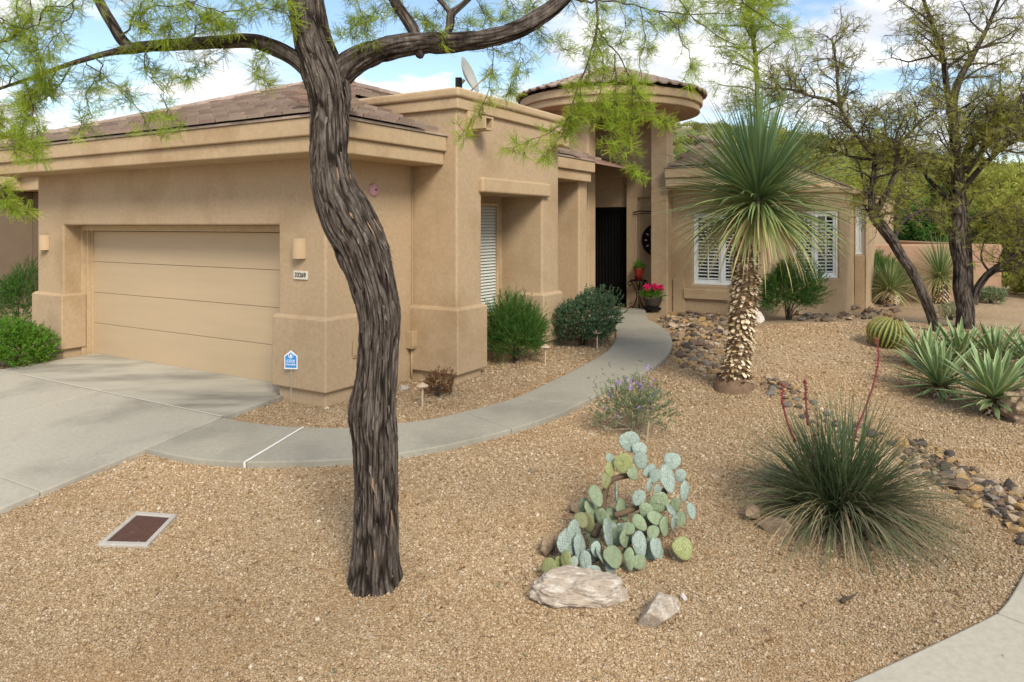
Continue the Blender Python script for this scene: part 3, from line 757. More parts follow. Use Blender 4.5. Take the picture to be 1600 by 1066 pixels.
def roof_plane_tiles(parent, org, e, up, length, rows, keep, seen, z0=3.575, w=0.305, exp=0.345):
    """tiles on a plane: org eave point, e along the eave, up horizontal direction up the slope"""
    e, up = Vector((*e, 0)), Vector((*up, 0))
    s = (up * math.cos(SL) + Vector((0, 0, math.sin(SL)))).normalized(); n = e.cross(s)
    if n.z < 0: n = -n
    rest = MB()
    tv = [v.co.copy() for v in TILE.vertices]; tf = [tuple(p.vertices) for p in TILE.polygons]
    for r in range(rows):
        for c in range(int(length / w) + 1):
            u = (c + 0.5 + (0.5 if r % 2 else 0)) * w
            q = Vector((*org, 0)) + e * u + up * (r * exp * math.cos(SL))
            if not keep(q.x, q.y): continue
            o3 = Vector((q.x, q.y, z0 + r * exp * math.sin(SL))) + n * 0.034
            jit = random.uniform(-0.012, 0.012); tw = random.uniform(-0.012, 0.012)
            s2 = (s - n * 0.075).normalized(); e2 = (e + s * tw).normalized(); n2 = e2.cross(s2)
            if n2.z < 0: n2 = -n2
            mt = Matrix.Identity(4)
            for k in range(3):
                mt[k][0], mt[k][1], mt[k][2], mt[k][3] = e2[k], s2[k], n2[k], (o3 + s * jit)[k]
            if seen(q.x, q.y):
                o = bpy.data.objects.new('tile', TILE); COL.objects.link(o); o.parent = parent; o.matrix_local = mt
            else:
                rest.add([mt @ v for v in tv], tf)
    if rest.v:
        tag(rest.build('tiles', M['tile'], parent), kind='stuff')

def deck(name, eaves, poly, n=0.2, z0=3.55):
    """roof sheet as the lower envelope of sloping planes, over the rectangle poly=(x0,x1,y0,y1)"""
    x0, x1, y0, y1 = poly
    xs = np.linspace(x0, x1, int((x1 - x0) / n) + 2); ys = np.linspace(y0, y1, int((y1 - y0) / n) + 2)
    b = MB(); idx = {}
    hgt = lambda x, y: z0 + SLOPE * min((x - ex) * nx_ + (y - ey) * ny_ for (ex, ey, nx_, ny_) in eaves)
    for j, y in enumerate(ys):
        for i, x in enumerate(xs):
            idx[i, j] = len(b.v); b.v.append((x, y, hgt(x, y))); b.a.append(0)
    for j in range(len(ys) - 1):
        for i in range(len(xs) - 1):
            q = (idx[i, j], idx[i + 1, j], idx[i + 1, j + 1], idx[i, j + 1])
            if min(b.v[k][2] for k in q) >= z0 - 0.03: b.f.append(q)
    return b.build(name, M['tile'], house)

# garage roof: hips at both front corners, ridge running back
groof = deck('garage_roof', [(-7.62, 0, 1, 0), (0.62, 0, -1, 0), (0, -0.62, 0, 1)], (-7.62, 0.62, -0.62, 12))
front = lambda x, y: (y + 0.62) <= min(x + 7.62, 0.62 - x) + 0.1 and y < 3.6
rightp = lambda x, y: (0.62 - x) <= min(y + 0.62, x + 7.62) + 0.1 and x > -3.6 and not (x > -1.75 and y > BF - 0.12)
roof_plane_tiles(groof, (-7.66, -0.66), (1, 0), (0, 1), 8.3, 13, front, lambda x, y: x > -7.7)
roof_plane_tiles(groof, (0.66, -0.66), (0, 1), (-1, 0), 12.4, 13, rightp, lambda x, y: y < 1.65 or (x < -1.5 and y < 4.2))
def cap_run(parent, p, q, w=0.10, step=0.33, name='hip_cap'):
    p, q = Vector(p), Vector(q); d = q - p; L = d.length; d.normalize(); side = d.cross(Vector((0, 0, 1))).normalized(); up = side.cross(d)
    cap = cap_mesh
    for i in range(int(L / step)):
        o3 = p + d * (i * step) + up * (0.03 + 0.004 * (i % 2))
        d2 = (d + up * 0.055).normalized(); u2 = side.cross(d2)
        mt = Matrix.Identity(4)
        for k in range(3): mt[k][0], mt[k][1], mt[k][2], mt[k][3] = side[k], d2[k], u2[k], o3[k]
        o = bpy.data.objects.new(name, cap); COL.objects.link(o); o.parent = parent; o.matrix_local = mt
b = MB(); prof = [(-0.125, -0.045), (-0.105, 0.012), (-0.05, 0.045), (0.05, 0.045), (0.105, 0.012), (0.125, -0.045)]
nP = len(prof); vs = [(x, 0, z + 0.012) for x, z in prof] + [(x * 0.9, 0.42, z - 0.004) for x, z in prof] + [(x * 0.86, 0, z - 0.014) for x, z in prof]
b.add(vs, [(i, i + 1, nP + i + 1, nP + i) for i in range(nP - 1)] + [(2 * nP + i, 2 * nP + i + 1, i + 1, i) for i in range(nP - 1)]); cap_mesh = b.mesh('hip_cap', M['cap_tile'])
cap_run(groof, (-7.62, -0.62, 3.60), (-3.5, 3.5, 3.60 + 4.12 * SLOPE))
cap_run(groof, (0.62, -0.62, 3.60), (-3.5, 3.5, 3.60 + 4.12 * SLOPE))
cap_run(groof, (-3.5, 3.5, 3.62 + 4.12 * SLOPE), (-3.5, 9.0, 3.62 + 4.12 * SLOPE), name='ridge_cap')

# small roof beside the tall block
sroof = deck('side_roof', [(0.70, 0, -1, 0), (0, 6.62, 0, -1)], (-1.4, 0.70, BB, 6.62))
roof_plane_tiles(sroof, (0.73, BB + 0.12), (0, 1), (-1, 0), 1.55, 5, lambda x, y: True, lambda x, y: x > 0.2)
# living wing roof
R2 = 1 / math.sqrt(2)
wroof = deck('wing_roof', [(0, 8.88, 0, 1), (3.80, 0, -1, 0), (0, 22.2, 0, -1)], (1.40, 3.80, 8.88, 22.2))
b = MB(); b.box(1.35, 1.42, 11.45, 19.6, 3.0, 4.36); b.build('gable_wall', M['stucco'], house)
dA = lambda x, y: y - 8.88
dB = lambda x, y: (x - 3.46) * -R2 + (y - 8.88) * R2
dC = lambda x, y: 3.80 - x
roof_plane_tiles(wroof, (1.42, 8.84), (1, 0), (0, 1), 2.5, 12, lambda x, y: dA(x, y) <= dC(x, y) + 0.1, lambda x, y: x < 2.9)
roof_plane_tiles(wroof, (3.84, 8.84), (0, 1), (-1, 0), 13.0, 12, lambda x, y: dC(x, y) <= dA(x, y) + 0.1 and x > 1.5, lambda x, y: False)
cap_run(wroof, (3.80, 8.88, 3.61), (1.45, 11.23, 3.61 + 2.35 * SLOPE))
# tower roof: rings of tiles on a low cone
TILE = STILE
troof = MB(); troof.lathe([(2.16, 5.235), (1.0, 5.66), (0.02, 5.95)], 48, (TX, TY)); tr_o = troof.build('tower_roof', M['tile'], house)
tt = MB(); tv = [v.co.copy() for v in TILE.vertices]; tf = [tuple(p.vertices) for p in TILE.polygons]
for r in range(6):
    rad = 2.22 - r * 0.335; cnt = max(6, int(2 * math.pi * rad / 0.30)); zz = 5.262 + (2.20 - rad) * 0.355
    for k in range(cnt):
        q = 2 * math.pi * (k + 0.5 * (r % 2)) / cnt + random.uniform(-0.01, 0.01)
        cdir = Vector((math.cos(q), math.sin(q), 0)); sdir = (-cdir + Vector((0, 0, 0.33))).normalized(); edir = sdir.cross(Vector((0, 0, 1))).normalized(); ndir = edir.cross(sdir)
        for_v = []
        for v in tv:
            tap = 1 - 0.62 * (v.y / 0.43) * 0.33 / max(0.5, rad)
            for_v.append(Vector((TX, TY, zz)) + cdir * rad + edir * (v.x * tap) + sdir * v.y + ndir * (v.z * 1.5 + 0.01))
        tt.add(for_v, tf)
tag(tt.build('tiles', M['cap_tile'], tr_o), kind='stuff')
b = MB(); b.lathe([(0.20, 5.93), (0.16, 5.99), (0.0, 6.05)], 12, (TX, TY)); b.build('finial_cap', M['cap_tile'], tr_o, smooth=True)

# ---- garage door
gd = MB(); gd.box(-6.05, -0.90, 0.475, 0.50, -0.1, 2.19); gdo = gd.build('garage_door', M['dark_seam'], house)
ph = (2.198 - 0.065) / 4
for i in range(4):
    b = MB(); b.box(-6.03, -0.88, 0.445, 0.474, 0.065 + i * ph + 0.003, 0.065 + (i + 1) * ph - 0.003); b.build('door_panel', M['door_paint'], gdo, bevel=0.005)
b = MB(); b.box(-6.03, -0.88, 0.440, 0.470, 0.045, 0.066); b.build('weather_strip', M['dark_seam'], gdo)
b = MB(); b.box(-6.17, -0.85, 0.28, 0.46, 2.205, 2.299); b.build('door_header', M['stucco_trim'], house, bevel=0.008)
for (x0, x1, y0) in ((-6.159, -6.108, 0.28), (-6.110, -6.062, 0.35), (-6.064, -6.028, 0.41)):
    b = MB(); b.box(x0, x1, y0, 0.459, -0.3, 2.206); b.build('door_jamb', M['stucco_trim'], house, bevel=0.006)
b = MB(); b.box(-0.905, -0.862, 0.36, 0.458, -0.3, 2.206); b.build('door_jamb', M['stucco_trim'], house, bevel=0.006)

# ---- windows
def window(org, d, u0, u1, v0, v1, cols=2, slats='shutter', depth=0.12, frame_m='white_paint'):
    """window set in an opening; org/d: wall start and direction in house coordinates"""
    org, d = Vector(org), Vector(d).normalized(); n = Vector((-d.y, d.x))
    def bx(mb, a0, a1, k0, k1, z0, z1, tilt=0.0):
        P = lambda u, k, z: (org.x + d.x * u + n.x * k, org.y + d.y * u + n.y * k, z)
        if tilt:
            vs = [P(a0, k0, z0), P(a1, k0, z0), P(a1, k1, z1), P(a0, k1, z1), P(a0, k0, z0 + 0.009), P(a1, k0, z0 + 0.009), P(a1, k1, z1 + 0.009), P(a0, k1, z1 + 0.009)]
        else:
            vs = [P(a0, k0, z0), P(a1, k0, z0), P(a1, k1, z0), P(a0, k1, z0), P(a0, k0, z1), P(a1, k0, z1), P(a1, k1, z1), P(a0, k1, z1)]
        mb.add(vs, [(0, 3, 2, 1), (4, 5, 6, 7), (0, 1, 5, 4), (1, 2, 6, 5), (2, 3, 7, 6), (3, 0, 4, 7)])
    fw = 0.05; k0, k1 = depth - 0.075, depth - 0.005
    f = MB(); bx(f, u0 + 0.004, u0 + fw, k0, k1, v0 + 0.004, v1 - 0.004); bx(f, u1 - fw, u1 - 0.004, k0, k1, v0 + 0.004, v1 - 0.004)
    bx(f, u0 + fw, u1 - fw, k0 + 0.003, k1, v0 + 0.004, v0 + fw); bx(f, u0 + fw, u1 - fw, k0 + 0.003, k1, v1 - fw, v1 - 0.004)
    wd = f.build('window', M[frame_m], house, bevel=0.006)
    cw = (u1 - u0 - 2 * fw) / cols
    for c in range(1, cols):
        m_ = MB(); x = u0 + fw + c * cw; bx(m_, x - 0.03, x + 0.03, k0 + 0.006, k1, v0 + fw, v1 - fw); m_.build('mullion', M[frame_m], wd, bevel=0.004)
    g = MB(); bx(g, u0 + fw * 0.6, u1 - fw * 0.6, k1 + 0.075, k1 + 0.080, v0 + fw * 0.6, v1 - fw * 0.6); g.build('pane', M['glass_dark'], wd)
    kk = k0 + 0.028
    for c in range(cols):
        a0 = u0 + fw + c * cw + (0.03 if c else 0.0); a1 = u0 + fw + (c + 1) * cw - (0.03 if c < cols - 1 else 0.0)
        if slats == 'shutter':
            st = MB(); bx(st, a0 + 0.004, a0 + 0.045, kk, kk + 0.03, v0 + fw, v1 - fw); bx(st, a1 - 0.045, a1 - 0.004, kk, kk + 0.03, v0 + fw, v1 - fw)
            bx(st, a0 + 0.045, a1 - 0.045, kk + 0.002, kk + 0.03, v0 + fw, v0 + fw + 0.07); bx(st, a0 + 0.045, a1 - 0.045, kk + 0.002, kk + 0.03, v1 - fw - 0.07, v1 - fw)
            mid = 0.5 * (a0 + a1); bx(st, mid - 0.012, mid + 0.012, kk - 0.012, kk + 0.004, v0 + fw + 0.07, v1 - fw - 0.07)
            st.build('shutter', M['shutter'], wd)
            z = v0 + fw + 0.085
            while z < v1 - fw - 0.12:
                s_ = MB(); bx(s_, a0 + 0.047, a1 - 0.047, kk + 0.004, kk + 0.058, z, z + 0.018, tilt=1); s_.build('slat', M['shutter'], wd); z += 0.075
        else:
            z = v0 + fw + 0.01
            while z < v1 - fw - 0.02:
                s_ = MB(); bx(s_, a0, a1, kk + 0.006, kk + 0.036, z, z + 0.03, tilt=1); s_.build('slat', M['blind'], wd); z += 0.052
    return wd
window((1.20, 9.49), (1, 0), 0.60, 1.87, 0.96, 2.58, 2)
window((3.2, 9.49), (1, 1), 0.93, 2.06, 1.12, 2.62, 2)
window((4.79, 12.3), (1, 0), 0.05, 0.26, 1.6, 2.75, 1)
window((BL - 0.83 + 0.10, 0), (0, 1), 2.56, 4.06, 0.75, 2.68, 1, slats='blind', depth=0.1, frame_m='stucco_trim')

# ---- entry door behind an iron security screen
b = MB(); b.box(-0.89, 0.12, 9.90, 9.94, 0.30, 2.74); fd = b.build('front_door', M['black_iron'], house)
b = MB(); b.box(-0.888, -0.83, 9.82, 9.86, 0.30, 2.735); b.box(0.06, 0.118, 9.82, 9.86, 0.30, 2.735); b.box(-0.83, 0.06, 9.822, 9.858, 2.67, 2.735); b.box(-0.83, 0.06, 9.822, 9.858, 0.30, 0.40)
sc = b.build('door_frame', M['black_iron'], fd, bevel=0.005)
for i in range(11):
    x = -0.79 + i * 0.081; c = MB(); c.box(x - 0.007, x + 0.007, 9.835, 9.85, 0.40, 2.67); c.build('screen_bar', M['black_iron'], fd)
for i in range(5):
    x = -0.75 + i * 0.162
    for zc, r in ((2.2, 0.07), (1.5, 0.075), (0.8, 0.07)):
        c = MB(); c.tube([(x + 0.04 + r * math.cos(t * 0.5), 9.83, zc + 1.9 * r * math.sin(t * 0.5)) for t in range(14)], 0.006, 4); c.build('scroll', M['black_iron'], fd)
b = MB(); b.lathe([(0.0, 0), (0.03, 0), (0.033, 0.03), (0.0, 0.05)], 12); hd = b.build('handle', M['black_iron'], fd, smooth=True); hd.location = (0.085, 9.82, 1.3); hd.rotation_euler = (math.radians(90), 0, 0)
b = MB(); b.box(-0.98, 0.95, 8.42, 9.80, -0.2, 0.30); b.box(-0.98, 0.92, 7.2, 8.42, -0.2, 0.297); b.build('entry_floor', M['concrete'], house)
b = MB(); b.box(-0.7, 0.1, 9.25, 9.72, 0.304, 0.318); mo = b.build('door_mat', mat('mat_fibre', (0.075, 0.045, 0.035), 0.95, var=0.3, vscale=40, bump=0.8, bscale=200), None, bevel=0.004)
mo.matrix_world = Matrix.Translation((HX, HY, 0)) @ Matrix.Rotation(HANG, 4, 'Z'); tag(mo, 'dark brown door mat at the black front door', 'door mat')
# ------------------------------------------------------------------ leaves (pieces for scattered foliage)
def strip(mb, pts, wid, nrm, a=0.0):
    """flat tapering ribbon along pts, widths wid, nrm: direction across"""
    vs = []; n = len(pts)
    for p, w, q in zip(pts, wid, nrm): vs += [Vector(p) - Vector(q) * w, Vector(p) + Vector(q) * w]
    mb.add(vs, [(2 * i, 2 * i + 1, 2 * i + 3, 2 * i + 2) for i in range(n - 1)], a)

def pinnate(mb, base, d, side, length, n, leaf, lw, curve=0.25):
    """one pinna: thin rib with pairs of small leaflets"""
    base, d, side = Vector(base), Vector(d).normalized(), Vector(side).normalized(); up = d.cross(side)
    pts = [base + d * (length * t) - up * (curve * length * t * t) for t in (0, 0.5, 1.0)]
    strip(mb, pts, [0.0012, 0.001, 0.0006], [side] * 3)
    for i in range(n):
        t = (i + 0.6) / n; p = base + d * (length * t) - up * (curve * length * t * t)
        for s in (-1, 1):
            ld = (side * s + d * 0.55).normalized(); wv = ld.cross(up).normalized() * lw
            sz = leaf * (1 - 0.35 * abs(2 * t - 1)) * random.uniform(0.85, 1.15)
            e = p + ld * sz + up * random.uniform(-0.25, 0.25) * sz
            mid = p + ld * sz * 0.5
            mb.add([p, mid + wv, e, mid - wv], [(0, 1, 2, 3)])

def mesquite_leaf(m, name, pairs=2, L=0.078, n=9, leaf=0.0095, lw=0.0013):
    mb = MB()
    mb.tube([(0, 0, 0), (0.03, 0, 0.003)], 0.0012, 3)
    for k in range(pairs):
        x = 0.012 + 0.02 * k
        for s in (-1, 1):
            a = random.uniform(0.35, 0.8) * s
            d = Vector((math.cos(a), math.sin(a), random.uniform(-0.25, 0.25)))
            pinnate(mb, (x, 0, 0.002), d, Vector((-math.sin(a), math.cos(a), random.uniform(-0.4, 0.4))), L * random.uniform(0.75, 1.15), n, leaf, lw)
    return mb.mesh(name, m)
random.seed(11)
PC_MESQ = proto_collection('mesquite_leaf', [mesquite_leaf(M['leaf_mesquite'], 'mesquite_leaf_%d' % i, 1 + i % 2 + (i == 3)) for i in range(4)])
PC_OLIVE = proto_collection('olive_leaf', [mesquite_leaf(M['leaf_olive'], 'olive_leaf_%d' % i, 1 + i % 2, 0.10, 6, 0.018, 0.0026) for i in range(3)])
def sprig(m, name, n, length, leaf, lw, spread=0.9):
    """short shoot with small oval leaves"""
    mb = MB(); mb.tube([(0, 0, 0), (length, 0, 0)], 0.0012, 3)
    for i in range(n):
        t = (i + 0.5) / n; q = random.uniform(0, 2 * math.pi)
        d = Vector((0.55, math.cos(q) * spread, math.sin(q) * spread)).normalized(); s = d.cross(Vector((random.random(), random.random(), random.random() + 0.2))).normalized() * lw
        p = Vector((t * length, 0, 0)); sz = leaf * random.uniform(0.7, 1.2)
        mb.add([p, p + d * sz * 0.5 + s, p + d * sz, p + d * sz * 0.5 - s], [(0, 1, 2, 3)])
    return mb.mesh(name, m)
def sprigs(key, m, n=9, length=0.08, leaf=0.022, lw=0.006, spread=0.9):
    return proto_collection(key, [sprig(M[m], '%s_%d' % (key, i), n, length, leaf, lw, spread) for i in range(3)])
PC_GREEN = sprigs('green_sprig', 'leaf_green', 14, 0.10, 0.020, 0.0045)
PC_BRIGHT = sprigs('bright_sprig', 'leaf_bright', 14, 0.09, 0.022, 0.0075)
PC_GREY = sprigs('grey_sprig', 'leaf_grey', 12, 0.08, 0.026, 0.0085)
PC_NEEDLE = sprigs('needle_sprig', 'leaf_green', 18, 0.14, 0.034, 0.0028, 0.5)
PC_SAGE = sprigs('sage_sprig', 'leaf_sage', 10, 0.06, 0.022, 0.007)
PC_RUST = sprigs('rust_sprig', 'leaf_rust', 9, 0.06, 0.022, 0.007)
PC_SCRUB = sprigs('scrub_sprig', 'leaf_scrub', 16, 0.30, 0.10, 0.035)
PC_BUSHTREE = sprigs('broad_sprig', 'leaf_green', 14, 0.22, 0.07, 0.024)
PC_TREEFAR = sprigs('far_sprig', 'leaf_olive', 14, 0.26, 0.085, 0.022)

# ------------------------------------------------------------------ bark-covered stem
def bark_stem(mb, ctrl, per_m=70, sides=120, amp=0.016, seed=0.0, flare=0.0):
    """ctrl rows: x, y, z, radius; long fissured ridges running up the stem"""
    c = np.asarray(ctrl, float); L = np.sum(np.linalg.norm(np.diff(c[:, :3], axis=0), axis=1)); n = max(8, int(L * per_m))
    S = spline(c, n); P = S[:, :3]; R = S[:, 3]
    T = np.gradient(P, axis=0); T /= np.linalg.norm(T, axis=1, keepdims=True)
    u = np.cross(T[0], [0, 1, 0]); u /= np.linalg.norm(u)
    s = np.concatenate([[0], np.cumsum(np.linalg.norm(np.diff(P, axis=0), axis=1))])
    th = np.arange(sides) / sides; Rm = float(np.median(R)); F1 = max(5, int(190 * Rm)); F2 = max(9, int(430 * Rm)); F3 = max(15, int(900 * Rm))
    V = np.zeros((n, sides, 3)); A = np.zeros((n, sides))
    for i in range(n):
        u = u - T[i] * u.dot(T[i]); u /= np.linalg.norm(u); w = np.cross(T[i], u)
        sv = s[i] + seed
        k = sides / 120.0
        warp = 0.5 * (vn(th * 5, sv * 1.6 + 3, 5) - 0.5) + 0.16 * (vn(th * 13, sv * 6 + 9, 13) - 0.5) + sv * 0.06
        f1, f2, f3 = F1, F2, F3
        n1 = vn((th + warp / 9) * f1, sv * 3.0, f1); n2 = vn((th + warp / 8) * f2, sv * 6.0 + 40, f2); n3 = vn((th + warp / 8) * f3, sv * 14 + 90, f3)
        cell = np.floor((th + warp / 9) * f1 * 1.3).astype(int); fc = (th + warp / 9) * f1 * 1.3 - cell; ncell = max(3, int(f1 * 1.3))
        saw = np.mod(sv * (2.4 + 2 * _perm[cell % ncell % 256, 9]) + 5 * _perm[cell % ncell % 256, 7], 1.0); lift = np.exp(-saw * 5) * np.minimum(1, 4 * fc * (1 - fc) * 1.6)
        c1 = np.minimum(1, np.abs(2 * n1 - 1) * 3.2); c2 = np.minimum(1, np.abs(2 * n2 - 1) * 2.6)
        h = 0.40 * c1 + 0.28 * c2 * (0.4 + 0.6 * c1) + 0.24 * n3 + 0.16 * lift
        lump = 0.10 * (vn(th * 3, sv * 3.1 + 17, 3) - 0.5) + 0.05 * (vn(th * 6, sv * 7 + 31, 6) - 0.5)
        fl = 1 + flare * math.exp(-s[i] / 0.10) * (1 + 0.35 * np.cos(th * 2 * math.pi * 5 + 1))
        rr = R[i] * (1 + lump) * fl + amp * (h - 0.55) * min(1, R[i] / 0.09)
        q = th * 2 * math.pi
        V[i] = P[i] + np.outer(np.cos(q) * rr, u) + np.outer(np.sin(q) * rr, w)
        strips_ = vn((th + warp / 8) * f2 + 5, sv * 4.0 + 60, f2); broad = vn(th * 4, sv * 1.3 + 5, 4)
        A[i] = np.clip(0.02 + 0.60 * np.minimum(h, 1) ** 1.2 + 0.42 * (n3 - .25) * np.minimum(h, 1) + 0.12 * (broad - .5), 0.01, 0.86)
        A[i] = np.where(h > .45, A[i] + np.clip((strips_ - 0.86) * 8, 0, 1) * (1.0 - A[i]) * sstep(.45, .75, broad), A[i])
    o = len(mb.v)
    mb.v.extend(map(tuple, V.reshape(-1, 3))); mb.a.extend(A.ravel().tolist())
    for i in range(n - 1):
        for j in range(sides):
            j2 = (j + 1) % sides
            mb.f.append((o + i * sides + j, o + i * sides + j2, o + (i + 1) * sides + j2, o + (i + 1) * sides + j))
    mb.f.append(tuple(o + (n - 1) * sides + j for j in range(sides)))

# ------------------------------------------------------------------ twigs
class Twigs:
    """collects fine branches (tubes) and leaf placements"""
    def __init__(s): s.mb = MB(); s.p = []; s.d = []
    def line(s, pts, r0, r1, sides=4): s.mb.tube(pts, list(np.linspace(r0, r1, len(pts))), sides, cap=False)
    def leaves(s, pts, step, d_jit=0.8, skip=0.0):
        pts = [Vector(p) for p in pts]
        for a, b in zip(pts, pts[1:]):
            L = (b - a).length; n = max(1, int(L / step + random.random())); t = (b - a) / max(L, 1e-6)
            for k in range(n):
                if random.random() < skip: continue
                s.p.append(tuple(a + (b - a) * ((k + random.random()) / n)))
                q = t * 0.5 + Vector((random.gauss(0, 1), random.gauss(0, 1), random.gauss(0, 0.8))) * d_jit; s.d.append(tuple(q.normalized()))
    def twig(s, p, d, L, r, droop, n=5, wig=0.25):
        p, d = Vector(p), Vector(d).normalized(); pts = [p.copy()]
        for i in range(n):
            d = (d + Vector((random.gauss(0, wig), random.gauss(0, wig), random.gauss(0, wig) - droop))).normalized(); p = p + d * (L / n); pts.append(p.copy())
        s.line(pts, r, r * 0.35, 4 if r > 0.003 else 3); return pts
    def spray(s, pts, every, L, r, droop, leaf_step, sub=0.5, out=1.0, bias=None, skip=0.0, taper=True):
        """side twigs along a branch, each with smaller ones, leaves on all of them"""
        pts = [Vector(p) for p in pts]; tot = sum((b - a).length for a, b in zip(pts, pts[1:])); acc = 0.0
        for a, b in zip(pts, pts[1:]):
            seg = (b - a).length; t = (b - a) / max(seg, 1e-6); n = max(1, int(seg / every + random.random()))
            for k in range(n):
                f = (k + random.random()) / n; q = Vector((random.gauss(0, 1), random.gauss(0, 1), random.gauss(0, 1))); q = (q - t * q.dot(t)).normalized()
                if bias: q = (q + Vector(bias)).normalized()
                l_ = L * random.uniform(0.5, 1.25) * (1 - 0.5 * (acc + seg * f) / tot if taper else 1)
                w = s.twig(a + (b - a) * f, q * out + t * 0.8, l_, r, droop)
                s.leaves(w, leaf_step, skip=skip)
                for j in range(1, len(w) - 1):
                    if random.random() < sub:
                        tt = (w[j + 1] - w[j]).normalized(); q2 = Vector((random.gauss(0, 1), random.gauss(0, 1), random.gauss(0, 1))).normalized()
                        w2 = s.twig(w[j], tt + q2 * 0.9, l_ * random.uniform(0.3, 0.6), r * 0.6, droop, 3); s.leaves(w2, leaf_step, skip=skip)
            acc += seg
    def finish(s, root, coll, twig_m, scale=(0.75, 1.25), up=None, name='crown', twig_name='twigs'):
        tag(s.mb.build(twig_name, M[twig_m], root, smooth=True), kind='stuff')
        n = len(s.p)
        if n:
            cnt = len(coll.objects); off = Vector(root.matrix_basis.translation)
            scatter(name, np.array(s.p), eul_from_dirs(np.array(s.d), 0.8, np.tile([0, 0, 1.0], (n, 1)) if up else None), rng.uniform(*scale, n), rng.integers(0, cnt, n), coll, root)
        return n

# ------------------------------------------------------------------ the mesquite in front
random.seed(5)
tb = G(587, 908)
TY0 = tb.y
def tp(px, py, w, Y=None, dy=0.0):
    Y = (TY0 if Y is None else Y) + dy
    q = at(px, py, Y); return (q.x, q.y, q.z, 0.5 * w / FPX * Y)
mesq = thing('mesquite_tree', 'large foreground tree with dark furrowed bark and feathery drooping green foliage', 'tree', (0, 0, 0))
b = MB()
trunk_ctrl = [tp(587, 925, 80), tp(587, 895, 77), tp(588, 850, 72), tp(588, 770, 70), tp(586, 700, 71), tp(583, 645, 74), tp(588, 590, 65), tp(592, 530, 63), tp(592, 490, 66), tp(580, 430, 74), tp(562, 380, 84),
              tp(541, 335, 84), tp(523, 295, 74), tp(516, 250, 62), tp(515, 190, 60), tp(513, 140, 68), tp(500, 100, 66), tp(488, 62, 58), tp(480, 20, 55), tp(476, -25, 53), tp(482, -90, 48), tp(500, -170, 42), tp(510, -260, 34)]
bark_stem(b, [(*r[:3], r[3] * .955) for r in trunk_ctrl], 190, 360, 0.024, 0.0, 0.26)
b.build('trunk', M['bark'], mesq, smooth=True)
b = MB(); S = spline(trunk_ctrl, 400)                  # loose shreds of bark
for i in range(520):
    k = random.randint(14, 385); c = Vector(S[k][:3]); T_ = (Vector(S[k - 3][:3]) - Vector(S[k + 3][:3])).normalized(); q = random.uniform(0, 6.283); u_ = T_.orthogonal().normalized(); w_ = T_.cross(u_)
    o_ = u_ * math.cos(q) + w_ * math.sin(q); sd = T_.cross(o_).normalized(); r_ = S[k][3] * .965; L_ = random.uniform(.05, .16); hw = random.uniform(.003, .009); out_ = random.uniform(.002, .014); tn = random.choice((.35, .5, .6, .75, .85, .85, .95))
    p0, p1, p2 = c + o_ * (r_ - .004), c + o_ * (r_ + .004) + T_ * L_ * .55, c + o_ * (r_ + out_) + T_ * L_ + sd * random.gauss(0, .008)
    b.add([p0 - sd * hw, p0 + sd * hw, p1 + sd * hw * 1.1, p1 - sd * hw * 1.1, p2 + sd * hw * .3, p2 - sd * hw * .3], [(0, 1, 2, 3), (3, 2, 4, 5)], tn)
    b.add([p0 - o_ * .006, p1 - o_ * .005, p2 - o_ * .002], [(0, 1, 2)], .1)
tag(b.build('bark_shreds', M['bark'], mesq), kind='stuff')
def limb(ctrl, sides=56, amp=0.012, seed=0.0, per_m=90):
    b = MB(); bark_stem(b, ctrl, per_m, int(sides * 1.6), amp * 1.2, seed); return b.build('limb', M['bark'], mesq, smooth=True)
def LY(px, k):                       # depth of limbs: they reach slightly towards / away from the viewer
    return TY0 + k * abs(px - 515) / 400.0
R = lambda px, py, w, k=0.28: tp(px, py, w, LY(px, k))
Lf = lambda px, py, w, k=-0.18: tp(px, py, w, LY(px, k))
limb([R(515, 150, 30), R(533, 116, 42), R(560, 93, 40), R(600, 77, 37), R(650, 68, 33), R(700, 67, 31), R(760, 60, 27), R(810, 45, 27), R(850, 22, 25), R(878, 0, 22), R(905, -28, 18), R(940, -50, 14)], 64, 0.015, 3.0)
limb([Lf(500, 140, 18), Lf(478, 108, 24), Lf(455, 88, 24), Lf(420, 71, 24), Lf(390, 64, 22), Lf(340, 66, 20), Lf(290, 69, 18), Lf(240, 72, 17), Lf(205, 76, 17), Lf(180, 81, 11), Lf(150, 88, 9), Lf(95, 105, 7), Lf(40, 125, 5), Lf(-30, 148, 4)], 48, 0.010, 7.0)
limb([Lf(205, 76, 15), Lf(190, 62, 17), Lf(178, 42, 16), Lf(165, 20, 15), Lf(150, -8, 14), Lf(130, -50, 12), Lf(90, -110, 9)], 40, 0.008, 11.0)
limb([R(652, 68, 16), R(645, 45, 19), R(630, 22, 17), R(614, -4, 16), R(600, -50, 13), R(590, -120, 9)], 40, 0.008, 13.0)
limb([R(697, 62, 9), R(703, 40, 13), R(706, 22, 12), R(722, 8, 9), R(740, -10, 8), R(770, -50, 6)], 32, 0.006, 17.0)
limb([R(706, 24, 9), R(694, 8, 8), R(680, -8, 7), R(660, -40, 5)], 28, 0.005, 19.0)
limb([R(655, 72, 22), R(657, 84, 17), R(662, 88, 8)], 32, 0.008, 21.0)
limb([tp(505, -150, 30), tp(560, -210, 24, dy=0.3), tp(640, -270, 16, dy=0.7), tp(720, -320, 9, dy=1.0)], 32, 0.008, 23.0)
limb([tp(484, -80, 24), tp(430, -150, 20, dy=-0.4), tp(350, -210, 14, dy=-0.7), tp(260, -240, 8, dy=-1.0)], 32, 0.008, 27.0)

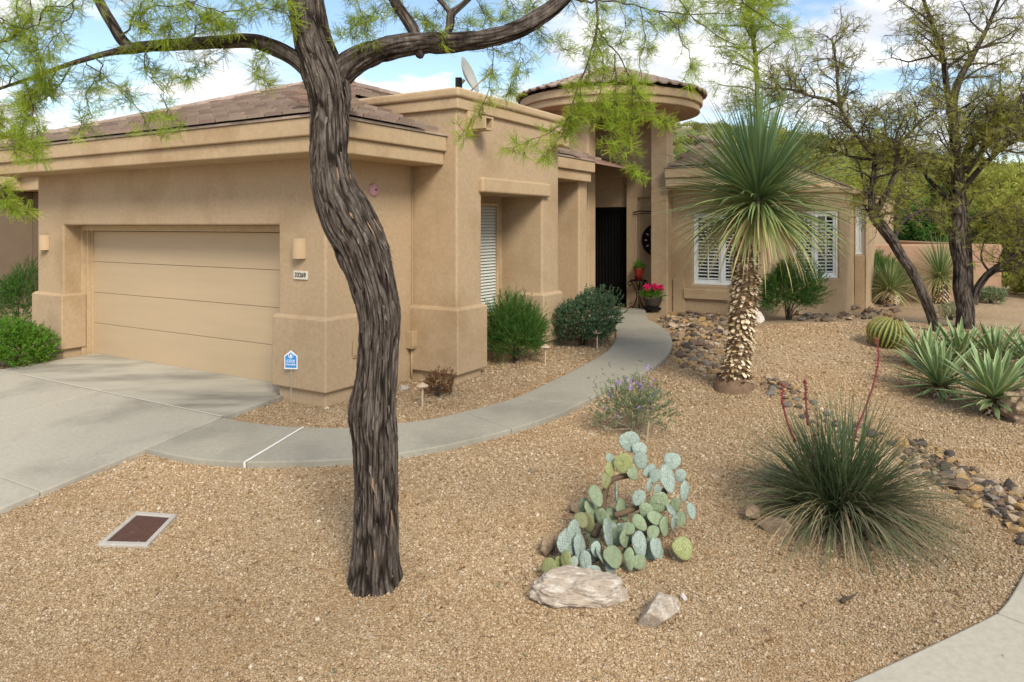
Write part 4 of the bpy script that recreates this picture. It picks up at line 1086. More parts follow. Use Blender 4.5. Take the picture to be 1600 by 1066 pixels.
tw = Twigs()
def pl(px, Y0, Y1, n=None):
    n = n or len(px); k = len(px)
    S = spline([tuple(at(p[0], p[1], Y0 + (Y1 - Y0) * i / (k - 1))) for i, p in enumerate(px)], max(2, 3 * (k - 1) + 1))
    return [Vector(r) for r in S]
# (photo pixels, depth start, depth end, thickness in mm at the start, twig length, twig spacing, leaf spacing)
y0 = TY0
MAIN = [
 # left side, hanging from the long limb and from above the frame
 ([(285, 66), (310, 45), (350, 22), (395, 14), (450, 18)], y0 - .1, y0 - .3, 9, .20, .10, .034),
 ([(190, 55), (215, 25), (250, 12), (300, 8), (350, 20)], y0 - .2, y0 - .5, 9, .20, .10, .034),
 ([(240, 70), (225, 95), (240, 130), (262, 165), (290, 200)], y0 - .2, y0 - .1, 5, .18, .11, .032),
 ([(150, 92), (160, 118), (140, 140), (136, 175), (118, 205)], y0 - .2, y0 - .3, 6, .20, .10, .030),
 ([(135, 96), (165, 125), (195, 150), (225, 185), (240, 215)], y0 - .2, y0, 6, .18, .11, .034),
 ([(92, 106), (75, 130), (45, 152), (10, 175), (-30, 190)], y0 - .2, y0 - .4, 6, .20, .08, .026),
 ([(110, 105), (85, 140), (55, 165), (40, 200), (30, 228)], y0 - .2, y0 - .5, 6, .20, .07, .022),
 ([(0, 140), (25, 112), (8, 72), (20, 30), (45, -10)], y0 - .3, y0 - .6, 7, .20, .09, .030),
 ([(-20, 75), (30, 55), (68, 22), (112, 4), (150, -20)], y0 - .5, y0 - .8, 8, .20, .08, .030),
 ([(112, 4), (100, 38), (80, 72), (60, 100)], y0 - .7, y0 - .6, 5, .18, .10, .030),
 ([(45, -10), (48, 40), (60, 95), (52, 130)], y0 - .6, y0 - .5, 5, .17, .10, .030),
 ([(20, 120), (50, 150), (52, 200), (40, 235)], y0 - .4, y0 - .6, 4, .17, .07, .022),
 ([(-20, 150), (0, 190), (20, 225), (45, 240)], y0 - .5, y0 - .6, 4, .15, .06, .02),
 ([(-30, 280), (0, 292), (18, 305), (38, 335)], y0 - .5, y0 - .4, 4, .09, .08, .03),
 ([(350, 64), (330, 85), (300, 100), (285, 125)], y0, y0 - .2, 3, .10, .10, .034),
 ([(420, 70), (408, 90), (400, 112), (412, 125)], y0, y0 - .2, 3, .08, .11, .036),
 ([(430, -20), (400, 15), (360, 35), (330, 55)], y0 - .3, y0 - .2, 5, .16, .12, .036),
 ([(260, -30), (230, 0), (215, 30), (225, 50)], y0 - .5, y0 - .4, 5, .16, .11, .034),
 # between trunk and the forked stub
 ([(545, -30), (560, 10), (575, 40), (565, 75)], y0 + .1, y0 - .1, 5, .16, .12, .034),
 ([(600, 5), (580, 25), (555, 40), (535, 62)], y0 + .1, y0, 4, .15, .12, .034),
 ([(660, 20), (680, 45), (690, 60)], y0 + .2, y0 + .1, 4, .14, .12, .034),
 # right side
 ([(735, -20), (750, 12), (770, 30), (800, 42)], y0 + .4, y0 + .3, 5, .15, .12, .034),
 ([(768, 62), (770, 100), (762, 140), (748, 178), (718, 214)], y0 + .3, y0 + .2, 5, .14, .09, .030),
 ([(840, 45), (870, 68), (910, 92), (925, 100)], y0 + .4, y0 + .5, 4, .15, .12, .032),
 ([(815, 55), (812, 90), (800, 120), (795, 150)], y0 + .35, y0 + .3, 3, .12, .11, .034),
 ([(880, -10), (905, 4), (932, 2), (975, 6), (1020, 16), (1060, 40)], y0 + .5, y0 + .9, 14, .20, .12, .034),
 ([(932, 2), (933, 45), (925, 80), (908, 125), (893, 170), (888, 215)], y0 + .6, y0 + .4, 13, .17, .09, .028),
 ([(931, 40), (945, 62), (965, 85), (985, 122), (998, 150)], y0 + .6, y0 + .7, 10, .18, .10, .030),
 ([(932, 50), (940, 90), (942, 130), (930, 160), (920, 190)], y0 + .6, y0 + .5, 7, .15, .09, .028),
 ([(910, 120), (902, 165), (870, 198), (830, 220), (790, 232)], y0 + .5, y0 + .2, 6, .11, .08, .024),
 ([(893, 170), (880, 205), (862, 232), (845, 246)], y0 + .45, y0 + .3, 4, .10, .07, .024),
 ([(985, 120), (990, 170), (985, 205), (980, 245), (1005, 276)], y0 + .7, y0 + .6, 8, .12, .055, .020),
 ([(960, 85), (962, 130), (960, 175), (958, 210), (950, 232)], y0 + .65, y0 + .6, 6, .12, .06, .022),
 ([(1000, 150), (1020, 170), (1035, 190), (1050, 180)], y0 + .7, y0 + .8, 5, .12, .06, .022),
 ([(998, 150), (960, 165), (930, 175), (905, 172)], y0 + .7, y0 + .5, 4, .12, .06, .022),
 ([(1000, 10), (1008, 60), (1000, 100), (1010, 135)], y0 + .8, y0 + .8, 6, .15, .10, .030),
 ([(1060, 40), (1075, 80), (1080, 105), (1065, 130)], y0 + .9, y0 + .9, 6, .15, .10, .030),
 ([(1020, 16), (1070, 20), (1120, 22), (1170, 10), (1220, 0)], y0 + .9, y0 + 1.4, 8, .20, .12, .032),
 ([(1040, -20), (1090, 30), (1130, 60), (1165, 80), (1190, 110)], y0 + .9, y0 + 1.4, 8, .18, .10, .030),
 ([(1130, -30), (1180, 20), (1230, 50), (1275, 62)], y0 + 1.1, y0 + 1.6, 8, .20, .11, .030),
 ([(700, -40), (690, 5), (720, 30), (740, 45)], y0 + .2, y0 + .2, 5, .15, .12, .034),
 ([(850, -30), (840, 0), (830, 20)], y0 + .4, y0 + .4, 4, .14, .12, .034),
]
MAIN += [([(590, -20), (610, 15), (640, 30), (668, 22)], y0 + .3, y0 + .2, 4, .15, .11, .034), ([(790, -25), (800, 10), (830, 30), (845, 60)], y0 + .5, y0 + .5, 4, .16, .11, .034), ([(960, -20), (975, 30), (968, 70)], y0 + .9, y0 + .9, 4, .16, .11, .034),
         ([(320, -20), (300, 15), (275, 35), (262, 60)], y0 - .4, y0 - .3, 4, .16, .11, .034), ([(400, -30), (430, 5), (455, 30)], y0 - .2, y0 - .2, 4, .15, .12, .034), ([(1085, -25), (1075, 20), (1050, 45)], y0 + 1, y0 + 1, 5, .16, .11, .034), ([(-10, 20), (25, 45), (50, 90), (90, 135)], y0 - .6, y0 - .5, 6, .2, .09, .03)]
for px, Ya, Yb, mm, L, ev, ls in MAIN:
    if ls < .026: ls *= 1.35; ev *= 1.15
    pts = pl(px, Ya, Yb); 
    j = [p + Vector((random.gauss(0, .006), random.gauss(0, .03), random.gauss(0, .006))) for p in pts]; j[0] = pts[0]
    tw.line(j, mm * 0.00085, mm * 0.0003, 5)
    tw.spray(j, ev * 0.84, L * 1.12, 0.0026, 0.10, ls * 1.3, sub=0.62)
# crown above the frame
for px, Ya, Yb, mm in [([(130, -50), (60, -120), (-60, -170), (-180, -160)], y0, y0 - .6, 14), ([(90, -110), (160, -190), (260, -250), (380, -290)], y0, y0 + .5, 14), ([(590, -120), (600, -210), (640, -300), (720, -360)], y0 + .2, y0 + .8, 14),
                       ([(770, -50), (860, -120), (980, -160), (1100, -150)], y0 + .4, y0 + 1.2, 14), ([(260, -240), (120, -280), (-40, -290), (-160, -250)], y0 - .9, y0 - 1.2, 12), ([(720, -320), (860, -340), (1000, -320), (1120, -260)], y0 + 1, y0 + 1.6, 12),
                       ([(510, -260), (470, -340), (420, -400), (380, -430)], y0, y0 - .4, 14)]:
    pts = pl(px, Ya, Yb); tw.line(pts, mm * .0008, mm * .0003, 5); tw.spray(pts, .16, .42, .003, .08, .05, sub=0.5)
print('front tree leaves', tw.finish(mesq, PC_MESQ, 'twig', (0.7, 1.15)))

# ------------------------------------------------------------------ trees grown from a few drawn limbs
def grown_tree(name, label, stems, coll, bark_m, twig_m, L1, L2, L3, ev1, ev2, leaf_step, droop=0.02, sc=(0.9, 1.5), skip=0.0, n1=7, lv=None, group=None, bias=(0, 0, 0.25)):
    """stems: lists of rows x, y, z, radius.  side branches of three orders, leaves on the finest"""
    root = thing(name, label, 'tree', (0, 0, 0), group=group)
    T = Twigs(); first = True
    for st in stems:
        S = spline(st, max(6, 4 * len(st))); pts = [Vector(r[:3]) for r in S]; rr = [max(0.004, r[3]) for r in S]
        mb = MB(); c2 = [p + Vector((random.gauss(0, .02), random.gauss(0, .02), 0)) * min(1, r * 8) for p, r in zip(pts, rr)]
        if max(rr) > .055: bark_stem(mb, [(*p, r_) for p, r_ in zip(c2[::3], rr[::3])], 45, 64, .022, 3.0 * len(st))
        else: mb.tube(c2, rr, 10)
        mb.build('trunk' if first else 'limb', M['bark'] if max(rr) > .055 else M[bark_m], root, smooth=True); first = False
        n = len(pts)
        for i in range(int(n * 0.35), n):
            for _ in range(ev1):
                if random.random() > 0.75: continue
                t = (pts[min(i + 1, n - 1)] - pts[i - 1]).normalized(); q = Vector((random.gauss(0, 1), random.gauss(0, 1), random.gauss(0, .7))); q = (q - t * q.dot(t)).normalized() + Vector(bias)
                w1 = T.twig(pts[i], t * 0.6 + q, L1 * random.uniform(.6, 1.2), min(rr[i] * .55, 0.022), droop * .3, n1, .22)
                for k in range(2, len(w1)):
                    for __ in range(ev2):
                        t1 = (w1[k] - w1[k - 1]).normalized(); q1 = Vector((random.gauss(0, 1), random.gauss(0, 1), random.gauss(0, .8))).normalized()
                        w2 = T.twig(w1[k], t1 * .6 + q1, L2 * random.uniform(.5, 1.2), .0065, droop, 5, .25)
                        T.leaves(w2[2:], leaf_step, skip=skip)
                        for m_ in (2, 3, 4):
                            if random.random() < .8:
                                t2 = (w2[m_] - w2[m_ - 1]).normalized(); q2 = Vector((random.gauss(0, 1), random.gauss(0, 1), random.gauss(0, .8))).normalized()
                                w3 = T.twig(w2[m_], t2 * .5 + q2, L3 * random.uniform(.5, 1.2), .0035, droop, 3, .25); T.leaves(w3, leaf_step, skip=skip)
    k = T.finish(root, coll, twig_m, sc); print(name, 'leaves', k)
    return root
def st(rows, Y, f=1.0):
    out = []
    for i, r in enumerate(rows):
        px, py, w = r[:3]; w *= .88; YY = Y + (r[3] if len(r) > 3 else 0.0)
        q = at(px, py, YY); out.append((q.x, q.y, q.z, 0.5 * w * f / FPX * YY))
    return out
random.seed(21)
gA = G(1506, 514); YA = gA.y
grown_tree('mesquite_tree', 'dark mesquite with two upright trunks behind the striped agaves', [
    st([(1508, 520, 30), (1505, 470, 27), (1500, 420, 26), (1496, 370, 25), (1496, 320, 20), (1492, 250, 17), (1490, 180, 15), (1493, 140, 13), (1510, 105, 10), (1535, 60, 7), (1560, 0, 5), (1575, -60, 4)], YA),
    st([(1516, 505, 20, .25), (1514, 460, 19, .25), (1512, 400, 17, .25), (1508, 330, 14, .3), (1502, 270, 11, .4), (1520, 220, 10, .5), (1555, 185, 9, .6), (1590, 155, 7, .8), (1640, 120, 5, 1)], YA),
    st([(1492, 205, 12), (1480, 140, 10, -.1), (1472, 80, 8, -.3), (1450, 20, 6, -.5), (1430, -40, 4, -.7)], YA),
    st([(1508, 270, 11, .2), (1535, 235, 10, .1), (1575, 195, 9, -.1), (1620, 165, 6, -.3)], YA),
    st([(1500, 300, 10), (1540, 255, 9, -.2), (1580, 222, 8, -.4), (1640, 200, 5, -.6)], YA),
    st([(1496, 320, 9), (1460, 290, 8, .2), (1430, 250, 7, .4), (1400, 225, 5, .6), (1360, 200, 3, .8)], YA),
    st([(1520, 475, 13), (1535, 440, 12, -.1), (1565, 412, 11, -.3), (1600, 388, 9, -.5), (1650, 350, 6, -.7)], YA)],
    PC_OLIVE, 'bark_dark', 'twig', 0.85, 0.45, 0.22, 2, 2, 0.085, sc=(0.8, 1.3), skip=0.52)
gB = G(1462, 518); YB = gB.y
grown_tree('mesquite_tree', 'leaning dark mesquite trunk beside the barrel cactus, branching over the wing', [
    st([(1463, 525, 17), (1455, 490, 16), (1430, 435, 16), (1405, 392, 17), (1382, 360, 18), (1366, 338, 17), (1362, 300, 10), (1366, 250, 8), (1345, 220, 7), (1325, 190, 6), (1312, 165, 6), (1308, 110, 4), (1300, 60, 3)], YB),
    st([(1366, 338, 12), (1385, 300, 9, -.2), (1400, 265, 8, -.3), (1400, 235, 7, -.4), (1425, 205, 5, -.5), (1450, 170, 3, -.6)], YB),
    st([(1312, 165, 6), (1290, 155, 6, .2), (1265, 150, 5, .3), (1235, 140, 4, .4), (1200, 138, 3, .5)], YB),
    st([(1395, 378, 8), (1412, 345, 7, .2), (1440, 330, 6, .4), (1470, 325, 4, .6)], YB),
    st([(1366, 250, 6), (1330, 245, 5, .3), (1300, 235, 4, .5), (1260, 228, 3, .7)], YB)],
    PC_OLIVE, 'bark_dark', 'twig', 0.65, 0.38, 0.2, 2, 1, 0.075, sc=(0.75, 1.2), skip=0.52)
# slim pale-green tree behind the yucca
random.seed(33)
gS = G(1190, 500); YS = 13.5
grown_tree('slender_tree', 'slender green-stemmed tree rising straight behind the tall yucca', [
    st([(1164, 500, 10), (1168, 400, 9.5), (1176, 300, 9), (1183, 220, 8.5), (1183, 150, 8), (1180, 90, 7.5), (1174, 40, 6.5), (1168, 0, 5.5), (1160, -60, 4)], YS)],
    PC_MESQ, 'twig_green', 'twig_green', 0.75, 0.36, 0.22, 2, 2, 0.075, droop=0.04, sc=(1.0, 1.7), skip=0.45, bias=(0, 0, 0.1))
# ------------------------------------------------------------------ blades and rosettes
def blade(mb, p, d, L, w, droop, n=6, a=0.0, tip=0.05, fold=0.25, twist=0.0, curl=0.0):
    """sword leaf: starts at p along d, bends down by droop, folded along the middle"""
    p, d = Vector(p), Vector(d).normalized(); side = d.cross(Vector((0, 0, 1)))
    side = side.normalized() if side.length > 1e-3 else Vector((1, 0, 0))
    vs = []; al = []
    for i in range(n + 1):
        t = i / n; wi = w * (0.75 + 0.5 * min(1, t * 3) - 0.25) * (1 - t ** 2.2 * (1 - tip)); up = side.cross(d).normalized()
        s2 = (side * math.cos(twist * t) + up * math.sin(twist * t))
        vs += [p - s2 * wi + up * (wi * fold), p, p + s2 * wi + up * (wi * fold)]; al += [a, a, a]
        d = (d + Vector((0, 0, -droop * (0.4 + 1.2 * t) / n)) + Vector((0, 0, -curl * max(0, t - 0.7) * 6 / n))).normalized(); p = p + d * (L / n)
    mb.add(vs, [(3 * i + k, 3 * i + k + 1, 3 * i + k + 4, 3 * i + k + 3) for i in range(n) for k in (0, 1)], al)

def rand_dir(el):
    q = random.uniform(0, 2 * math.pi); return Vector((math.cos(q) * math.cos(el), math.sin(q) * math.cos(el), math.sin(el)))

# ------------------------------------------------------------------ the tall yucca
random.seed(41)
yb = G(1147, 606); YY = yb.y
yucca = thing('tall_yucca', 'tall spiky yucca with shaggy cream trunk and round blue-green leaf crown', 'yucca', (0, 0, 0))
S = spline(st([(1147, 612, 66), (1148, 585, 54), (1155, 540, 50), (1160, 495, 50), (1164, 450, 52), (1165, 410, 50), (1167, 370, 46), (1170, 335, 34)], YY), 40)
b = MB(); b.tube([Vector(r[:3]) for r in S], [r[3] * 0.86 for r in S], 20); b.build('trunk', M['yucca_trunk'], yucca, smooth=True)
b = MB()                                        # soil-brown root collar
b.lathe([(0.265, -0.06), (0.250, 0.03), (0.225, 0.09), (0.195, 0.13), (0.12, 0.16)], 28, (yb.x, yb.y), z=yb.z); b.build('root_collar', M['yucca_trunk'], yucca, smooth=True)
b = MB()
for i in range(1350):
    t = 0.10 + 0.88 * (i / 1350.0); k = t * 39; i0 = min(38, int(k)); r = S[i0] * (1 - (k - i0)) + S[i0 + 1] * (k - i0)
    q = i * 2.399963 + random.uniform(-.25, .25); out = Vector((math.cos(q), math.sin(q), 0)); sd = Vector((-math.sin(q), math.cos(q), 0))
    c = Vector(r[:3]) + out * (r[3] * 0.84) + Vector((0, 0, random.uniform(-.012, .012))); sz = random.uniform(0.6, 1.15)
    dn = t > 0.80                                # under the crown old bases hang straight down
    up_ = (Vector((0, 0, -1)) + out * 0.25 if dn else Vector((0, 0, random.uniform(-0.75, 0.35))) + out * random.uniform(0.5, 1.0)).normalized(); Lb = (0.14 if dn else 0.070) * sz; wb = (0.014 if dn else 0.020) * sz
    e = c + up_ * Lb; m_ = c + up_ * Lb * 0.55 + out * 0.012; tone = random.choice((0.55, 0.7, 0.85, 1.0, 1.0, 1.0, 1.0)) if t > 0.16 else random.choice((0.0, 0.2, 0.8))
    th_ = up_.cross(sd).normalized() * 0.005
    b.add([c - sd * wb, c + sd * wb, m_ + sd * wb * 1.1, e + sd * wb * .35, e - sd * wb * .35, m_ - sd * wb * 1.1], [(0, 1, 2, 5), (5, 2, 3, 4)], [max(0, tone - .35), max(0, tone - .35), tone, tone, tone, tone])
    b.add([c - sd * wb + th_, c + sd * wb + th_, e + sd * wb * .35 + th_, e - sd * wb * .35 + th_], [(3, 2, 1, 0)], max(0, tone - .35))
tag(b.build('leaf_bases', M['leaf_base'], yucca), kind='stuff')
b = MB(); cx = at(1184, 312, YY)
for i in range(900):
    t = (i + 0.5) / 900.0                        # 0 = young, upright; 1 = old, hanging
    el = math.radians(88 - 114 * t ** 0.66 + random.uniform(-9, 9)); d = rand_dir(el)
    L = random.uniform(0.95, 1.40) * (1.0 if t < 0.7 else 0.92); p = cx + Vector((d.x * 0.10, d.y * 0.10, (0.5 - t) * 0.30))
    tone = min(1.0, max(0.0, t * 0.50 + random.uniform(-.16, .16) + (0.45 if random.random() < 0.10 * t else 0)))
    blade(b, p, d, L, random.uniform(0.013, 0.019), 0.06 + 0.68 * t * random.uniform(.4, 1.5), 7, tone, 0.05, 0.3, random.uniform(-.6, .6), curl=1.3 if t > 0.4 and random.random() < .45 else 0.0)
tag(b.build('crown', M['yucca_leaf'], yucca, smooth=True), kind='stuff')
b = MB()
for i in range(130):                              # dry hanging skirt
    d = rand_dir(math.radians(random.uniform(-45, -5))); p = cx + Vector((d.x * .12, d.y * .12, -0.22)); blade(b, p, d, random.uniform(.7, 1.15), .008, 1.5, 7, random.uniform(.75, 1), .05, .3, random.uniform(-1, 1), curl=1.5 if i % 3 == 0 else 0)
tag(b.build('dry_leaves', M['yucca_leaf'], yucca, smooth=True), kind='stuff')

# ------------------------------------------------------------------ striped agaves: every leaf a part
def agave_leaf(name, L, w):
    b = MB(); n, cols = 9, 6; vs = []; al = []
    for i in range(n + 1):
        t = i / n; wi = w * (0.52 + 0.48 * math.sin(min(1, t / 0.55) * math.pi / 2)) * (1 - max(0, (t - 0.5) / 0.5) ** 1.7) + 0.0008
        for c in range(cols + 1):
            u = 2 * c / cols - 1; vs.append((t * L, u * wi, 0.20 * wi * u * u + 0.02 * L * t - 0.05 * L * t * t)); al.append(max(0.02, abs(u) ** 1.2 if abs(u) > .3 else 0.25 * (c % 2)))
    k = cols + 1; m0 = len(vs)
    vs += [(x, y * 0.96, z - 0.006 * (1 - x / L) - 0.0012) for x, y, z in vs]; al += al
    f = [(i * k + c, i * k + c + 1, (i + 1) * k + c + 1, (i + 1) * k + c) for i in range(n) for c in range(cols)]
    f += [(m0 + i * k + c, m0 + (i + 1) * k + c, m0 + (i + 1) * k + c + 1, m0 + i * k + c + 1) for i in range(n) for c in range(cols)]
    b.add(vs, f, al); return b.mesh(name, M['agave'], True)
AGL = [agave_leaf('leaf_a', 0.52, 0.030), agave_leaf('leaf_b', 0.46, 0.027), agave_leaf('leaf_c', 0.58, 0.033)]
def agave(px, py, label, n, size, tilt=(0, 0), stem=0.16, low=-18):
    g = G(px, py); root = thing('striped_agave', label, 'agave', g, random.uniform(0, 6), 'striped agaves beside the boulder'); hz = stem
    b = MB(); b.lathe([(0.10, -0.04), (0.095, stem * .5), (0.075, stem), (0.02, stem + .05)], 12); b.build('stem', M['leaf_base'], root, smooth=True)
    b = MB()
    for i in range(46):
        q = i * 2.4; z = stem * (0.05 + .9 * i / 46); o = Vector((math.cos(q), math.sin(q), 0)); s = Vector((-o.y, o.x, 0)); c = o * .09 + Vector((0, 0, z)); e = c + o * .03 + Vector((0, 0, -.05)); b.add([c - s * .02, c + s * .02, e + s * .008, e - s * .008], [(0, 1, 2, 3)], random.choice((.2, .5, .9)))
    tag(b.build('leaf_bases', M['leaf_base'], root), kind='stuff')
    for i in range(n):
        t = (i + .5) / n; el = math.radians(84 - (84 - low) * t ** 0.85 + random.uniform(-6, 6)); q = i * 2.399963 + random.uniform(-.2, .2)
        d = Vector((math.cos(q) * math.cos(el) + tilt[0] * .3, math.sin(q) * math.cos(el) + tilt[1] * .3, math.sin(el))).normalized()
        y = Vector((-math.sin(q), math.cos(q), 0)); y = (y - d * y.dot(d)).normalized(); z = d.cross(y)
        if z.z < 0 and el > 0: y, z = -y, -z
        mt = Matrix.Identity(4); sc = size * (0.82 + .3 * math.sin(math.pi * min(1, t * 1.15))) * random.uniform(.92, 1.08)
        o3 = Vector((math.cos(q), math.sin(q), 0)) * .035 + Vector((0, 0, hz + .06 - .10 * t))
        for k in range(3): mt[k][0], mt[k][1], mt[k][2], mt[k][3] = d[k] * sc, y[k] * sc, z[k] * sc, o3[k]
        o = bpy.data.objects.new('leaf', AGL[i % 3]); COL.objects.link(o); o.parent = root; o.matrix_local = mt
    return root
random.seed(51)
agave(1468, 618, 'striped agave left in the front pair, nearest the barrel cactus', 66, 1.08, stem=.14)
agave(1553, 648, 'striped agave right in the front pair, its cream stem showing beside the boulder', 68, 1.1, stem=.20)
agave(1448, 578, 'striped agave in the back row, closest to the leaning trunk', 48, 1.0, stem=.12, low=0)
agave(1500, 575, 'striped agave in the back row, right in front of the upright mesquite', 48, 1.02, stem=.12, low=0)
agave(1556, 578, 'striped agave in the back row, between upright mesquite and picture edge', 48, 1.03, stem=.12, low=0)
agave(1618, 590, 'striped agave cut off by the picture edge, above the boulder', 48, 1.08, stem=.14, low=0)

# ------------------------------------------------------------------ red yucca clump
random.seed(61)
rb = G(1308, 798); ry = thing('red_yucca', 'wide grassy clump of dark green arching blades with red flower stalks', 'plant', rb)
b = MB()
for i in range(1500):
    t = random.random(); el = math.radians(82 - 84 * t ** 0.75 + random.uniform(-8, 8)); d = rand_dir(el); r = 0.16 * math.sqrt(random.random()); q = random.uniform(0, 6.28)
    L = random.uniform(.66, 1.04) * (1.0 - .26 * t); tone = min(1, max(0.02, .10 + .5 * t + random.uniform(-.25, .25) + (.4 if random.random() < .05 else 0)))
    blade(b, (math.cos(q) * r + d.x * .05, math.sin(q) * r + d.y * .05, 0.0), d, L, random.uniform(.0042, .0072), random.uniform(.2, 1.1) * (0.5 + t), 7, tone, .08, .5, random.uniform(-.5, .5))
tag(b.build('blades', M['red_yucca'], ry, smooth=True), kind='stuff')
b = MB()
for i in range(230):
    q = math.radians(random.gauss(-62, 34)); e_ = math.radians(random.uniform(8, 55)); d = Vector((math.cos(q) * math.cos(e_), math.sin(q) * math.cos(e_), math.sin(e_)))
    blade(b, (d.x * .14, d.y * .14, .0), d, random.uniform(.75, 1.05), random.uniform(.0042, .0068), random.uniform(.7, 1.3), 8, random.uniform(.25, .85), .08, .5, random.uniform(-.5, .5))
tag(b.build('trailing_blades', M['red_yucca'], ry, smooth=True), kind='stuff')
b = MB()
for i in range(260):
    d = rand_dir(math.radians(random.uniform(-5, 35))); blade(b, (d.x * .12, d.y * .12, .05), d, random.uniform(.6, 1.0), .003, 1.4, 7, random.uniform(.75, 1), .08, .5, random.uniform(-1, 1))
tag(b.build('dry_blades', M['red_yucca'], ry, smooth=True), kind='stuff')
for px in ([(1330, 690), (1345, 655), (1362, 610), (1371, 575), (1373, 552), (1369, 533)], [(1243, 690), (1232, 665), (1225, 640), (1222, 622), (1224, 605)], [(1262, 665), (1260, 640), (1259, 615), (1258, 598)], [(1268, 740), (1270, 712), (1272, 695), (1273, 682)]):
    k = len(px); P = [at(p[0], p[1], rb.y + .1) - rb for p in px]; P = [Vector(r) for r in spline([tuple(p) for p in P], 4 * k)]
    b = MB(); b.tube(P, list(np.linspace(.0085, .006, len(P))), 6)
    for i in range(len(P) // 2, len(P)):           # buds
        for _ in range(2):
            q = rand_dir(random.uniform(-.2, .9)); b.tube([P[i], P[i] + q * .014, P[i] + q * .022], [.002, .006, .001], 5)
    b.tube([P[-1], P[-1] + Vector((0, 0, .012)), P[-1] + Vector((-.008, 0, .035))], [.006, .014, .002], 6)
    b.build('flower_stalk', M['red_stalk'], ry, smooth=True)

# ------------------------------------------------------------------ sotols in front of the garden wall
def sotol(px, py, label, r, n, hh, dry):
    g = G(px, py); root = thing('sotol', label, 'sotol', g); b = MB()
    b.lathe([(0.16, -0.05), (.20, hh * .4), (.17, hh), (.05, hh + .06)], 14); b.build('trunk', M['yucca_trunk'], root, smooth=True)
    b = MB()
    for i in range(170):
        q = i * 2.4; z = hh * (.05 + .95 * i / 170); o = Vector((math.cos(q), math.sin(q), 0)); s = Vector((-o.y, o.x, 0)); c = o * .18 + Vector((0, 0, z)); e = c + o * .05 + Vector((0, 0, -.05)); b.add([c - s * .028, c + s * .028, e + s * .012, e - s * .012], [(0, 1, 2, 3)], random.choice((.1, .4, .7, 1)))
    tag(b.build('leaf_bases', M['leaf_base'], root), kind='stuff')
    b = MB()
    for i in range(n):
        t = (i + .5) / n; d = rand_dir(math.radians(85 - 100 * t ** .85 + random.uniform(-8, 8)))
        blade(b, (d.x * .08, d.y * .08, hh + .05), d, r * random.uniform(.85, 1.15), .008, .2 + .7 * t, 5, min(1, max(0.02, .15 + .4 * t + (.55 if random.random() < dry else 0) + random.uniform(-.1, .1))), .06, .3, random.uniform(-.5, .5))
    tag(b.build('crown', M['yucca_leaf'], root, smooth=True), kind='stuff')
random.seed(71)
sotol(1391, 476, 'smaller sotol with dry straw leaves and short trunk beside the bay window', .78, 420, .32, .3)
sotol(1470, 474, 'larger blue-grey sotol with shaggy trunk between the mesquite trunks', 1.08, 520, .60, .1)

# ------------------------------------------------------------------ golden barrel cactus
random.seed(73)
bc = G(1387, 540); rr = 0.5 * 62 / FPX * bc.y
barrel = thing('barrel_cactus', 'round ribbed golden barrel cactus on the gravel mound', 'cactus', bc + Vector((0, 0, rr * .62)))
barrel.rotation_euler = (math.radians(8), math.radians(14), 0)
ribs, nt, nph = 26, 208, 40; b = MB(); vs = []; al = []
for j in range(nph + 1):
    ph = math.pi * j / nph
    for i in range(nt):
        q = 2 * math.pi * i / nt; c = abs(math.cos(q * ribs / 2)); k = rr * (1 - 0.16 * (1 - c ** 0.7) * math.sin(ph))
        vs.append((k * math.sin(ph) * math.cos(q), k * math.sin(ph) * math.sin(q), rr * .80 * math.cos(ph))); al.append(max(.01, c))
b.add(vs, [(j * nt + i, (j + 1) * nt + i, (j + 1) * nt + (i + 1) % nt, j * nt + (i + 1) % nt) for j in range(nph) for i in range(nt)], al)
M['barrel'] = mat('barrel', (.06, .09, .02), .6, var=.15, vscale=12, tone=[(0, (.035, .055, .012)), (.75, (.10, .14, .03)), (.93, (.24, .22, .06)), (1, (.42, .34, .12))])
b.build('body', M['barrel'], barrel, smooth=True)
b = MB()
for i in range(ribs):
    q = 2 * math.pi * i / ribs
    for j in range(3, 30):
        ph = math.pi * .9 * j / 30; o = Vector((math.sin(ph) * math.cos(q), math.sin(ph) * math.sin(q), .8 * math.cos(ph))) * rr
        for _ in range(5):
            d = (o.normalized() + Vector((random.gauss(0, .8), random.gauss(0, .8), random.gauss(0, .8)))).normalized() * .034; s = d.cross(o).normalized() * .0013; b.add([o - s, o + s, o + d], [(0, 1, 2)])
tag(b.build('spines', mat('spine', (.55, .42, .14), .6), barrel), kind='stuff')
b = MB(); 
for i in range(16):
    q = random.uniform(0, 6.28); r_ = rr * random.uniform(.15, .4); p = Vector((math.cos(q) * r_, math.sin(q) * r_, rr * .79)); b.tube([p, p + Vector((0, 0, .02)), p + Vector((0, 0, .035))], [.012, .014, .003], 6)
tag(b.build('buds', mat('bud_brown', (.12, .06, .03), .8), barrel), kind='stuff')

